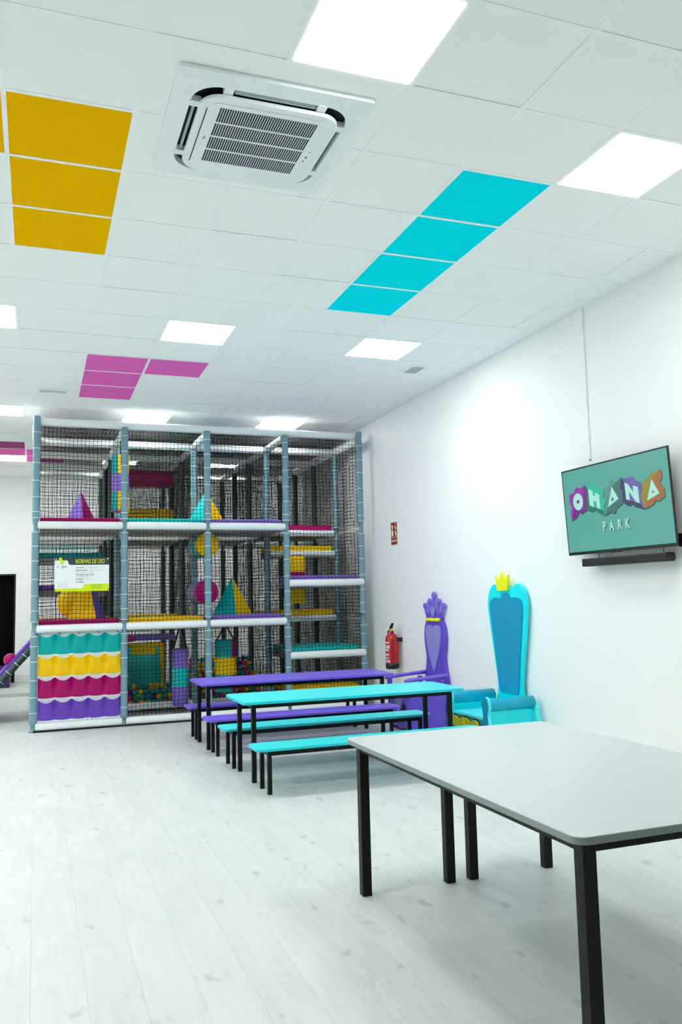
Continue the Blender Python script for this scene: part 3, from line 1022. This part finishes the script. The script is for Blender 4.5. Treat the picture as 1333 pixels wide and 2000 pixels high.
wr('NORMAS DE USO', .648, .815, .19, M['sign_lime'], 'CENTER', .56, .0003)
wr('d   byd', .04, .69, .10, M['ink'], sx=.95)
for s, s2, v in (('NO OLVIDES', 'quitarte los zapatos', .68), ('ES OBLIGATORIO', 'el uso de calcetines', .595), ('', 'bajo la vigilancia de un adulto', .545),
                 ('NO PUEDES COMER O BEBER', '', .465), ('', 'en el parque de juegos', .415), ('NO TREPES', 'por la red', .335), ('NO CORRAS', '', .25)):
    u = .385
    if s: wr(s, u, v, .05, M['ink'], bold=.0002, sx=.8)
    if s2: wr(s2, u + (.032 * .62 * len(s) if s else 0), v, .048, M['ink_light'], sx=.85)
for s, v in (('para un uso seguro', .24), ('respeta las normas', .18), ('gracias por tu ayuda', .12)): wr(s, .05, v, .042, M['ink_light'], sx=.9)
for s, v in (('responsable del parque', .165), ('cuida las instalaciones', .12), ('y disfruta del juego', .075)): wr(s, .765, v, .04, M['ink'], 'CENTER', .9)
t = MB(); t.lathe([(.004, -.003), (.009, -.003), (.009, .002), (.004, .002)], n=10, axis='Y'); em = t.mesh('eyelet', M['tie'])
for u, v in ((.025, .95), (.975, .95)): inst('eyelet', em, (SX0 + u * W_, SY - .003, SZ0 + v * H_), sg)
for u, v, s in ((.02, .04, -1), (.98, .04, 1)):
    t = MB(); t.path([(SX0 + u * W_, SY - .006, SZ0 + v * H_ + .012), (SX0 + u * W_ + s * .014, SY - .004, SZ0 + v * H_ - .012), (SX0 + u * W_ + s * .016, SY + .085, SZ0 + v * H_ - .02)], .003, 5); t.build('tie_cord', M['black'], sg)
for u in (.025, .975):
    t = MB(); t.path([(SX0 + u * W_, SY - .002, SZ0 + .95 * H_), (SX0 + u * W_, SY + .085, SZ0 + .98 * H_)], .002, 5); t.build('tie_cord', M['black'], sg)

# purple foam step by the doorway, its shade put into the vinyl colour
t = thing('foam_step', (-.9, 15.9, .06), 'purple foam step in front of the black doorway, shade put into its colour', 'foam step')
q = MB(); q.box(-1.5, -.40, 15.55, 16.3, .0605, .22, .02); q.build('step_base', M['v_purple_shaded'], t)
q = MB(); q.box(-1.5, -.42, 15.9, 16.3, .221, .40, .02); q.build('step_top', M['v_purple_shaded'], t)

# ------------------------------------------------------------------ tables and benches
def frame_table(name, x0, x1, y0, y1, z, th, lx, ly, leg, mt, me_, label, cat, group, rail=.04, corner=.05, grp_legs=None):
    xm, ym = (x0 + x1) / 2, (y0 + y1) / 2
    o = thing(name, (xm, ym, 0), label, cat, group)
    b = MB()
    b.prism([(x, y, z - th) for x, y in rrect(x0, x1, y0, y1, corner, 6)], (0, 0, th), bevel=.003)
    for f in b.bm.faces:
        f.material_index = 0 if f.calc_center_median().z > z - .0032 else 1
    b.build('table_top' if cat == 'table' else 'seat', [mt, me_], o)
    zl = z - th
    h2 = leg / 2
    for x in lx:
        for y in ly:
            t = MB(); t.box(x - h2, x + h2, y - h2, y + h2, .0, zl, .002, 1); t.build('leg', M['black_metal'], o)
    for y in (ly[0], ly[-1]):
        for a, c in (zip(lx[::2], lx[1::2]) if len(lx) > 2 else [(lx[0], lx[-1])]):
            t = MB(); t.box(a + h2, c - h2, y - h2 * .8, y + h2 * .8, zl - rail, zl); t.build('rail', M['black_metal'], o)
    for x in lx:
        t = MB(); t.box(x - h2 * .8, x + h2 * .8, ly[0] + h2, ly[-1] - h2, zl - rail, zl); t.build('rail', M['black_metal'], o)
    return o
LW = .032
frame_table('long_table', 1.535, 3.605, 8.265, 8.965, .65, .022, (1.625, 3.50), (8.375, 8.865), .036, M['purple_top'], M['purple_edge'], 'long purple table nearest the play frame', 'table', 'long coloured tables')
frame_table('long_table', 1.565, 3.56, 6.615, 7.31, .65, .022, (1.672, 3.45), (6.722, 7.222), .036, M['cyan_top'], M['cyan_edge'], 'long cyan table in front of the purple one', 'table', 'long coloured tables')
frame_table('bench', 1.53, 3.53, 8.985, 9.295, .346, .02, (1.625, 3.43), (9.04, 9.26), LW, M['purple_top'], M['purple_edge'], 'purple bench behind the purple table, by the play frame', 'bench', 'long coloured benches', corner=.045)
frame_table('bench', 1.53, 3.53, 7.93, 8.255, .346, .02, (1.637, 3.43), (7.988, 8.218), LW, M['purple_top'], M['purple_edge'], 'purple bench on the near side of the purple table', 'bench', 'long coloured benches', corner=.045)
frame_table('bench', 1.555, 3.555, 7.31, 7.63, .346, .02, (1.65, 3.455), (7.356, 7.602), LW, M['cyan_top'], M['cyan_edge'], 'cyan bench between the cyan table and the purple bench', 'bench', 'long coloured benches', corner=.045)
frame_table('bench', 1.57, 3.57, 6.215, 6.525, .346, .02, (1.68, 3.47), (6.275, 6.50), LW, M['cyan_top'], M['cyan_edge'], 'cyan bench nearest the grey table', 'bench', 'long coloured benches', corner=.045)
frame_table('grey_table', 1.492, 2.672, 2.125, 4.083, .755, .024, (1.556, 2.020, 2.153, 2.605), (2.185, 4.005), .048, M['grey_top'], M['grey_edge'], 'large light grey table with black legs in the foreground', 'table', None, rail=.034, corner=.045)

# ------------------------------------------------------------------ thrones against the right wall
XW = wall_x(7.0)
th = thing('throne', (3.98, 6.94, 0), 'cyan throne with tall scalloped back, rolled arms and a yellow crown', 'throne')
YC = 7.010
BX = 4.243                      # front face of the throne backs
def sym(half):          # half outline (dy, z) from top centre down one side, mirrored
    return [(YC + a, z) for a, z in half] + [(YC - a, z) for a, z in reversed(half) if a > 1e-6]
def bez(p, n=5):
    """Catmull-Rom smoothing of an open polyline of (a, z)"""
    out = []
    for i in range(len(p) - 1):
        p0 = p[max(i - 1, 0)]; p1 = p[i]; p2 = p[i + 1]; p3 = p[min(i + 2, len(p) - 1)]
        for k in range(n):
            t_ = k / n
            out.append(tuple(.5 * (2 * p1[c] + (p2[c] - p0[c]) * t_ + (2 * p0[c] - 5 * p1[c] + 4 * p2[c] - p3[c]) * t_ ** 2 + (3 * p1[c] - p0[c] - 3 * p2[c] + p3[c]) * t_ ** 3) for c in (0, 1)))
    out.append(p[-1])
    return out
half = [(0, 1.535), (.06, 1.535), (.115, 1.53)] + bez([(.13, 1.515), (.185, 1.555), (.25, 1.545), (.315, 1.48), (.347, 1.37), (.334, 1.25), (.296, 1.05), (.245, .80), (.212, .62), (.225, .50), (.27, .42), (.27, .30)], 5)
b = MB(); b.prism([(BX, y, z) for y, z in sym(half)], (.032, 0, 0))
b.build('throne_back', M['t_cyan'], th)
halfi = bez([(0, 1.475), (.05, 1.462), (.085, 1.43)], 4) + bez([(.10, 1.415), (.16, 1.43), (.23, 1.42), (.283, 1.385), (.288, 1.29), (.264, 1.15), (.222, .90), (.176, .60), (.15, .52)], 4)
b = MB(); b.prism([(BX - .0001, y, z) for y, z in sym(halfi)], (-.012, 0, 0)); b.build('back_panel', M['t_blue'], th)
crown = [(-.09, 1.495), (.09, 1.495), (.115, 1.645), (.055, 1.585), (.0, 1.675), (-.055, 1.585), (-.115, 1.645)]
b = MB(); b.prism([(BX - .0001, YC + .03 + a, z) for a, z in crown], (-.024, 0, 0)); b.build('crown', M['t_yellow'], th)
# arms: rolled cushion, side board and shaped front board
FX = 3.735
for yc_, s in ((6.60, -1), (7.29, 1)):
    b = MB(); b.lathe([(0, 0), (.055, 0), (.060, .01), (.060, .455), (0, .455)], (FX + .03, yc_, .487), 20, 'X'); b.build('arm_roll', M['t_cushion'], th)
    b = MB(); b.box(FX + .03, 4.21, yc_ - .028, yc_ + .028, .03, .44); b.build('arm_side', M['t_cyan'], th)
    prof = bez([(-.058, .500), (-.045, .545), (0, .560), (.045, .545), (.062, .500), (.058, .455), (.038, .415), (.045, .36), (.066, .28), (.055, .18), (.045, .03)], 4)
    prof2 = [(a, z) for a, z in prof] + [(-.045, .03)] + bez([(-.055, .18), (-.066, .28), (-.045, .36), (-.038, .415), (-.058, .455)], 4)
    b = MB(); b.prism([(FX + .03, yc_ + a, z) for a, z in prof2], (-.03, 0, 0), bevel=.006)
    for f in b.bm.faces: f.material_index = 1 if f.normal.x < -.9 else 0
    b.build('arm_front', [M['t_cyan_edge'], M['t_blue']], th)
b = MB(); b.prism([(4.21, yc, z) for yc, z in ((6.50, .03), (6.50, .24), (6.515, .32), (6.54, .40), (6.53, .44), (6.57, .5), (6.6, .02))], (.045, 0, 0)); b.build('rear_foot', M['t_cyan_edge'], th)
b = MB(); b.box(FX + .04, 4.21, 6.632, 7.258, .06, .345); b.build('seat_base', M['t_cyan'], th)
b = MB(); b.box(FX + .02, 4.21, 6.632, 7.258, .346, .375, .008); b.build('seat_board', M['t_cyan_edge'], th)
b = MB(); b.box(FX + .025, FX + .039, 6.632, 7.258, .05, .344); b.build('front_panel', M['t_blue'], th)
orn = bez([(0, .330), (.035, .335), (.055, .318), (.075, .325), (.10, .30), (.15, .325), (.21, .33), (.255, .30), (.262, .24), (.24, .20), (.225, .235), (.19, .25), (.14, .225), (.09, .19), (.05, .17), (0, .165)], 3)
pts = [(YC + a, z) for a, z in orn] + [(YC - a, z) for a, z in reversed(orn) if a > 1e-6]
b = MB(); b.prism([(FX + .025, y, z) for y, z in pts], (-.022, 0, 0), bevel=.005); b.build('gold_ornament', M['t_gold'], th)
b = MB(); b.sphere((FX + .006, YC, .245), .06, 16, 10, (.35, .75, 1.35)); b.build('ornament_boss', M['t_gold'], th)
b = MB(); b.prism([(FX + .0245, y, z) for y, z in [(YC + a * 1.04, z + (.012 if z > .24 else -.02)) for a, z in orn] + [(YC - a * 1.04, z + (.012 if z > .24 else -.02)) for a, z in reversed(orn) if a > 1e-6]], (-.003, 0, 0)); b.build('ornament_painted_shadow', M['t_dark'], th)  # thin dark sheet paints the shadow around the gold ornament

# purple throne
tp = thing('throne', (3.98, 8.55, 0), 'purple throne with heart back panel and crown-shaped top beside the fire extinguisher', 'throne')
YC = 8.585
XW2 = wall_x(8.5)
half = [(0, 1.17), (.15, 1.17)] + bez([(.18, 1.185), (.21, 1.15), (.245, 1.07), (.255, .98), (.235, .86), (.215, .78), (.225, .68), (.26, .55), (.27, .40), (.27, .05)], 4)
b = MB(); b.prism([(BX, y, z) for y, z in sym(half)], (.042, 0, 0)); b.build('throne_back', M['t_purple'], tp)
# crown top: flared band with five knobbed points
hb = [(.175, 1.185), (.205, 1.265), (.172, 1.27), (.145, 1.235), (.118, 1.265), (.082, 1.265), (.055, 1.232), (.024, 1.275)]
band = [(a, z) for a, z in hb] + [(-a, z) for a, z in reversed(hb)]
b = MB(); b.prism([(BX, YC + a, z) for a, z in band], (.024, 0, 0)); cr = b.build('crown', M['t_purple'], tp)
for a0, z0, a1, z1, rr in ((.0, 1.27, .0, 1.462, .042), (.10, 1.25, .115, 1.395, .036), (-.10, 1.25, -.115, 1.395, .036), (.188, 1.25, .232, 1.345, .036), (-.188, 1.25, -.232, 1.345, .036)):
    b = MB(); b.prism([(BX + .001, YC + a0 - .022, z0), (BX + .001, YC + a0 + .022, z0), (BX + .001, YC + a1 + .013, z1), (BX + .001, YC + a1 - .013, z1)], (.022, 0, 0))
    b.lathe([(0, 0), (rr * .75, 0), (rr, .008), (rr, .026), (0, .026)], (BX - .003, YC + a1, z1), 18, 'X')
    b.build('crown_knob', M['t_purple_edge'], cr)
def heart(c_y, top, bot, w, n=10):
    hh = bez([(0, top - .06 * (top - bot)), (w * .25, top - .012 * (top - bot)), (w * .6, top), (w * .92, top - .05 * (top - bot)), (w, top - .16 * (top - bot)), (w * .93, top - .33 * (top - bot)), (w * .72, top - .55 * (top - bot)), (w * .36, top - .8 * (top - bot)), (0, bot)], 4)
    return [(c_y + a, z) for a, z in hh] + [(c_y - a, z) for a, z in reversed(hh) if a > 1e-6]
b = MB(); b.prism([(BX - .0001, y, z) for y, z in heart(YC + .01, 1.13, .60, .19)], (-.012, 0, 0), bevel=.003); b.build('heart_panel', M['t_lilac'], tp)
b = MB(); b.prism([(BX - .0001, y, z) for y, z in heart(YC, 1.335, 1.21, .058)], (-.012, 0, 0), bevel=.002); b.build('crown_heart', M['t_lilac'], tp)
rope = MB(); rope.path([(BX - .01, YC - .165 + .33 * k / 20, 1.185 + .006 * math.sin(k * 1.9)) for k in range(21)], [.017 + .006 * math.sin(k * 1.9) for k in range(21)], 8)
rope.build('gold_rope', M['t_yellow'], tp)
for yc_ in (8.30, 8.84):
    b = MB(); b.path([(3.735, yc_, .552), (3.78, yc_, .558), (3.85, yc_, .564), (4.0, yc_, .574), (4.15, yc_, .585), (4.242, yc_, .59)], [.018, .026, .022, .02, .022, .024], 10); b.build('arm_rest', M['t_purple_edge'], tp)
    for xx in (3.79, 4.17):
        b = MB(); b.box(xx - .022, xx + .022, yc_ - .02, yc_ + .02, .40, .55); b.build('arm_post', M['t_purple'], tp)
    b = MB(); b.prism([(x, yc_ - .015, z) for x, z in ((3.80, .0), (3.87, .0), (3.92, .03), (4.2, .03), (4.21, .41), (3.80, .41), (3.765, .33), (3.775, .2))], (0, .03, 0), bevel=.004); b.build('side_board', M['t_purple'], tp)
b = MB(); b.box(3.76, 4.21, 8.325, 8.815, .40, .435, .008); b.build('seat_board', M['t_purple'], tp)
b = MB(); b.box(3.775, 3.80, 8.325, 8.815, .04, .395); b.build('front_panel', M['t_purple'], tp)
b = MB(); b.prism([(3.7749, y, z) for y, z in heart(8.57, .36, .17, .09)], (-.008, 0, 0)); b.build('front_heart', M['t_lilac'], tp)
b = MB(); b.lathe([(0, 0), (.05, 0), (.05, .004), (0, .004)], (3.768, 8.44, .25), 16, 'X'); b.build('front_cutout', M['t_dark'], tp)

# ------------------------------------------------------------------ fire extinguisher and its sign
EX, EY = 4.17, 9.625
ex = thing('fire_extinguisher', (EX, EY, .57), 'red fire extinguisher with black base hung on the wall', 'fire extinguisher')
b = MB(); b.lathe([(.082, .07), (.082, .35), (.079, .38), (.066, .41), (.04, .432), (.024, .44), (.024, .455), (0, .455)], (EX, EY, .57), 26); b.build('cylinder_body', M['red'], ex)
b = MB(); b.lathe([(0, 0), (.072, 0), (.084, .012), (.0845, .07), (.0815, .071)], (EX, EY, .57), 26); b.build('base_cup', M['black'], ex)
b = MB(); b.lathe([(0, .45), (.02, .452), (.02, .475), (.014, .48), (.014, .5), (0, .5)], (EX, EY, .57), 14); b.box(EX - .028, EX + .01, EY - .012, EY + .012, 1.04, 1.06); b.build('valve', M['brass'], ex)
b = MB(); b.prism([(EX - .012, EY + .055, 1.065), (EX - .012, EY + .03, 1.085), (EX - .012, EY - .035, 1.135), (EX - .012, EY - .05, 1.13), (EX - .012, EY - .03, 1.10), (EX - .012, EY - .0, 1.055)], (.024, 0, 0)); b.build('handle', M['black'], ex)
b = MB(); b.prism([(EX - .010, EY + .0, 1.03), (EX - .010, EY - .045, 1.035), (EX - .010, EY - .06, 1.02), (EX - .010, EY, 1.015)], (.02, 0, 0)); b.build('carry_lever', M['black'], ex)
b = MB(); b.box(EX - .018, EX - .013, EY + .01, EY + .03, 1.055, 1.08); b.build('safety_seal', M['green_tag'], ex)
b = MB(); b.path([(EX, EY + .02, 1.045), (EX - .02, EY + .055, 1.035), (EX - .01, EY + .085, .99), (EX + .03, EY + .095, .9), (EX + .055, EY + .09, .78)], .010, 8); b.build('hose', M['black'], ex)
b = MB(); b.box(EX + .03, wall_x(EY) - .002, EY - .075, EY - .035, .905, .955, .006); b.build('wall_bracket', M['black'], ex)
def curved_label(z0, z1, a0, a1, m, r=.0828):
    t = MB(); n = 8
    A = [t.bm.verts.new((EX + r * math.cos(R(a0 + (a1 - a0) * k / n)), EY + r * math.sin(R(a0 + (a1 - a0) * k / n)), z0)) for k in range(n + 1)]
    B = [t.bm.verts.new((v.co.x, v.co.y, z1)) for v in A]
    for k in range(n): t.bm.faces.new((A[k], A[k + 1], B[k + 1], B[k]))
    return t.build('label', M[m], ex)
rl = random.Random(5)
for (z0, z1, a0, a1) in ((.885, .905, 160, 220), (.845, .862, 165, 225), (.825, .84, 160, 225), (.79, .815, 160, 214), (.735, .76, 160, 216), (.70, .715, 168, 216), (.672, .684, 165, 225), (.655, .664, 170, 228)):
    curved_label(z0, z1, a0, a1, 'label')

def wall_plane(y, z): return (wall_x(y) - .004, y, z)
fs = thing('fire_sign', (wall_x(9.7) - .002, 9.70, 2.115), 'small red extinguisher sign high on the right wall', 'sign')
sy0, sy1, sz0, sz1 = 9.605, 9.800, 2.115, 2.405
# viewed from inside the room, left is the far side (+Y)
SO = (wall_x(9.7) - .006, sy1, sz0); SU = (0, -1, 0)
b = MB(); b.box(wall_x(9.7) - .006, wall_x(9.7) - .001, sy0, sy1, sz0, sz1); b.build('sign_plate', M['sign_cream'], fs)
w_, h_ = sy1 - sy0, sz1 - sz0
def Q(*uv): return [(u * w_, v * h_) for u, v in uv]
flat('pictogram_field', Q((.02, .34), (.98, .34), (.98, .985), (.02, .985)), M['sign_red'], SO, SU, UZ, fs)
flat('text_field', Q((.02, .015), (.98, .015), (.98, .315), (.02, .315)), M['sign_red'], SO, SU, UZ, fs)
flat('extinguisher_pictogram', Q((.12, .39), (.42, .39), (.42, .60), (.36, .63), (.30, .66), (.38, .72), (.40, .80), (.30, .89), (.18, .87), (.10, .80), (.20, .80), (.24, .66), (.15, .63), (.12, .60)), M['sign_cream'], SO, SU, UZ, fs, lift=.0013)
for k, pl in enumerate((((.62, .82), (.75, .84), (.88, .70), (.80, .62), (.72, .70)), ((.60, .62), (.72, .62), (.93, .48), (.88, .43), (.68, .54)), ((.62, .48), (.74, .50), (.92, .40), (.80, .37)), ((.70, .90), (.82, .90), (.82, .95), (.70, .95)))):
    flat('flame_pictogram', Q(*pl), M['sign_cream'], SO, SU, UZ, fs, lift=.0013)
lettering('lettering', 'EXTINTOR', .042, M['sign_cream'], (SO[0] - .0016, sy1 - w_ * .5, sz0 + .035), SU, UZ, fs, 'CENTER', .78, .0012)

# ------------------------------------------------------------------ cable conduit
cd = thing('cable_conduit', (wall_x(5.69) - .01, 5.69, 2.55), 'thin white cable conduit running down the wall to the screen', 'conduit')
b = MB(); b.box(wall_x(5.69) - .026, wall_x(5.69) - .001, 5.672, 5.708, 3.70, ZC - .004, .003); b.build('conduit_sleeve', M['wall'], cd)
b = MB(); b.box(wall_x(5.69) - .012, wall_x(5.69) - .001, 5.683, 5.697, 2.555, 3.699, .002); b.build('conduit_tube', M['wall'], cd)
b = MB(); b.box(wall_x(5.69) - .013, wall_x(5.69) - .001, 5.686, 5.694, 2.548, 2.5549); b.build('cable_end', M['ink'], cd)

# ------------------------------------------------------------------ screen and soundbar
TX0, TX1 = 4.200, 4.163          # bottom and top of the screen plane
TY0, TY1, TZ0, TZ1 = 5.905, 4.636, 1.768, 2.478
tv = thing('television', (4.24, 5.27, TZ0), 'wall-mounted flat screen showing the colourful OHANA PARK logo', 'television')
BO = Vector((TX0, TY0, TZ0)); BU = Vector((0, TY1 - TY0, 0)); BV = Vector((TX1 - TX0, 0, TZ1 - TZ0))
BN_ = BU.cross(BV).normalized()           # towards the room
if BN_.x > 0: BN_ = -BN_
b = MB(); b.prism([BO, BO + BU, BO + BU + BV, BO + BV], -BN_ * .010, bevel=.0)
b.build('housing', M['tv_body'], tv)
b = MB(); b.prism([BO + BU * .15 + BV * .1 - BN_ * .0101, BO + BU * .85 + BV * .1 - BN_ * .0101, BO + BU * .85 + BV * .6 - BN_ * .0101, BO + BU * .15 + BV * .6 - BN_ * .0101], -BN_ * .045); b.build('rear_bulge', M['tv_body'], tv)
b = MB(); b.box(4.225, wall_x(5.27) - .001, 5.15, 5.39, 1.95, 2.25); b.build('wall_mount', M['black'], tv)
b = MB(); b.box(4.245, wall_x(4.65) - .002, 4.615, 4.68, 1.765, 1.86, .004); b.build('connector_box', M['black'], tv)
def scr(name, uv, m, lift):
    u0, u1, v0, v1 = .010, .990, .035, .982
    b = MB(); nn = BN_
    b.prism([BO + BU * (u0 + (u1 - u0) * u) + BV * (v0 + (v1 - v0) * v) + nn * lift for u, v in uv], nn * .0003)
    return b.build(name, m, tv)
screen = scr('display', ((0, 0), (1, 0), (1, 1), (0, 1)), M['scr_bg'], .0004)
SM = {k: screen_mat('screen_' + k, c, .82) for k, c in dict(shadow=(24, 66, 62), magenta=(134, 34, 146), magenta_d=(104, 20, 120), green=(30, 164, 138), green_d=(12, 104, 88), grey=(74, 128, 120), grey_d=(56, 98, 94), violet=(92, 84, 150), violet_d=(48, 40, 86), olive=(124, 120, 36), brown=(140, 92, 44), pale=(150, 205, 195)).items()}
L = {}
L['O'] = [(0.058, 0.708), (0.119, 0.734), (0.122, 0.764), (0.144, 0.79), (0.172, 0.765), (0.177, 0.76), (0.23, 0.794), (0.241, 0.707), (0.236, 0.642), (0.228, 0.494), (0.175, 0.455), (0.15, 0.484), (0.123, 0.427), (0.06, 0.391), (0.058, 0.512), (0.076, 0.546), (0.063, 0.58), (0.053, 0.625)]
L['Od'] = [(0.23, 0.794), (0.241, 0.707), (0.236, 0.642), (0.228, 0.494), (0.175, 0.455), (0.15, 0.484), (0.123, 0.427), (0.06, 0.391), (.10, .54), (.20, .52), (.205, .70)]
L['H'] = [(0.232, 0.794), (0.308, 0.764), (0.321, 0.794), (0.341, 0.774), (0.349, 0.743), (0.412, 0.693), (0.405, 0.601), (0.428, 0.562), (0.42, 0.528), (0.403, 0.502), (0.407, 0.393), (0.337, 0.45), (0.318, 0.483), (0.295, 0.458), (0.233, 0.493), (0.245, 0.707)]
L['Hd'] = [(0.232, 0.794), (0.263, 0.736), (0.264, 0.541), (0.399, 0.451), (0.407, 0.393), (0.337, 0.45), (0.318, 0.483), (0.295, 0.458), (0.233, 0.493), (0.245, 0.707)]
L['Hl'] = [(0.263, 0.738), (0.306, 0.711), (0.308, 0.645), (0.331, 0.646), (0.328, 0.682), (0.368, 0.65), (0.368, 0.477), (0.335, 0.498), (0.335, 0.569), (0.307, 0.586), (0.304, 0.509), (0.264, 0.541)]
L['A'] = [(0.416, 0.693), (0.475, 0.72), (0.485, 0.781), (0.511, 0.792), (0.528, 0.753), (0.592, 0.794), (0.576, 0.679), (0.597, 0.641), (0.582, 0.497), (0.525, 0.456), (0.506, 0.402), (0.482, 0.407), (0.473, 0.426), (0.407, 0.393), (0.408, 0.502), (0.43, 0.526), (0.428, 0.562), (0.41, 0.589)]
L['Ad'] = [(0.592, 0.794), (0.576, 0.679), (0.597, 0.641), (0.582, 0.497), (0.525, 0.456), (0.506, 0.402), (0.482, 0.407), (0.473, 0.426), (0.407, 0.393), (0.444, 0.483), (0.552, 0.557), (0.498, 0.709)]
L['Al'] = [(0.498, 0.709), (0.552, 0.557), (0.444, 0.483)]
L['Ah'] = [(0.491, 0.595), (0.51, 0.562), (0.481, 0.534)]
L['N'] = [(0.594, 0.788), (0.654, 0.762), (0.67, 0.786), (0.701, 0.767), (0.708, 0.738), (0.764, 0.686), (0.763, 0.604), (0.75, 0.552), (0.763, 0.483), (0.772, 0.396), (0.691, 0.442), (0.666, 0.475), (0.646, 0.456), (0.592, 0.5), (0.597, 0.641), (0.576, 0.679)]
L['Nd'] = [(0.594, 0.788), (0.618, 0.726), (0.62, 0.534), (0.735, 0.467), (0.772, 0.396), (0.691, 0.442), (0.666, 0.475), (0.646, 0.456), (0.592, 0.5), (0.597, 0.641), (0.576, 0.679)]
L['Nl'] = [(0.618, 0.726), (0.649, 0.702), (0.689, 0.598), (0.691, 0.675), (0.734, 0.649), (0.735, 0.467), (0.704, 0.49), (0.653, 0.617), (0.652, 0.517), (0.62, 0.534)]
L['B'] = [(0.768, 0.685), (0.839, 0.733), (0.856, 0.788), (0.889, 0.769), (0.938, 0.796), (0.945, 0.712), (0.925, 0.664), (0.934, 0.614), (0.95, 0.594), (0.95, 0.499), (0.898, 0.456), (0.873, 0.472), (0.844, 0.429), (0.772, 0.396), (0.756, 0.507), (0.75, 0.557), (0.766, 0.592)]
L['By'] = [(0.768, 0.685), (0.839, 0.733), (0.856, 0.788), (0.889, 0.769), (0.938, 0.796), (0.856, 0.704), (0.801, 0.481), (0.772, 0.396), (0.756, 0.507), (0.75, 0.557), (0.766, 0.592)]
L['Bl'] = [(0.856, 0.704), (0.909, 0.537), (0.801, 0.481)]
L['Bh'] = [(0.856, 0.585), (0.872, 0.564), (0.848, 0.547)]
for k in 'OHANB':
    scr('logo_shadow', [(u + .006, v - .014) for u, v in L[k]], SM['shadow'], .0008)
for k, m in (('O', 'magenta'), ('H', 'green'), ('A', 'grey'), ('N', 'violet'), ('B', 'brown')):
    scr('logo_tile', L[k], SM[m], .0012)
for k, m in (('Od', 'magenta_d'), ('Hd', 'green_d'), ('Ad', 'grey_d'), ('Nd', 'violet_d'), ('By', 'olive')):
    scr('logo_facet', L[k], SM[m], .0016)
for k in ('Hl', 'Al', 'Nl', 'Bl'):
    scr('logo_letter', L[k], SM['pale'], .0020)
scr('logo_letter', [(.146 + .052 * math.cos(a * PI / 12), .608 + .104 * math.sin(a * PI / 12)) for a in range(24)], SM['pale'], .0020)
scr('letter_counter', [(.146 + .014 * math.cos(a * PI / 8), .608 + .024 * math.sin(a * PI / 8)) for a in range(16)], SM['magenta_d'], .0024)
scr('letter_counter', L['Ah'], SM['grey_d'], .0024)
scr('letter_counter', L['Bh'], SM['brown'], .0024)
for k, (ch, u) in enumerate((('P', .375), ('A', .440), ('R', .518), ('K', .588))):
    for m, du, dv, lf in (('shadow', .008, -.01, .001), ('pale', 0, 0, .0016)):
        o0 = BO + BU * (.01 + .98 * (u + du)) + BV * (.035 + .947 * (.215 + dv)) + BN_ * lf
        lettering('logo_letter' if m == 'pale' else 'logo_shadow', ch, .105, SM[m], o0, BU, BV, tv, 'LEFT', .72, .003)
b = MB(); b.prism([BO + BU * .42 - BV * .006 + BN_ * .002, BO + BU * .52 - BV * .006 + BN_ * .002, BO + BU * .52 + BV * .012 + BN_ * .002, BO + BU * .42 + BV * .012 + BN_ * .002], -BN_ * .02); b.build('logo_bar', M['black'], tv)

sb = thing('soundbar', (4.22, 5.21, 1.668), 'long slim black soundbar below the screen', 'soundbar')
b = MB(); b.box(4.17, 4.25, 4.722, 5.698, 1.668, 1.732, .008); b.build('soundbar_body', M['black'], sb)
for yy in (5.53, 4.80):
    b = MB(); b.box(4.25, wall_x(yy) - .001, yy - .012, yy + .012, 1.685, 1.715); b.build('bracket', M['black'], sb)
    b = MB(); b.path([(4.215, yy, 1.7325), (4.22, yy + .003, 1.75), (4.222, yy, 1.767)], .003, 6); b.build('hanging_wire', M['black'], sb)
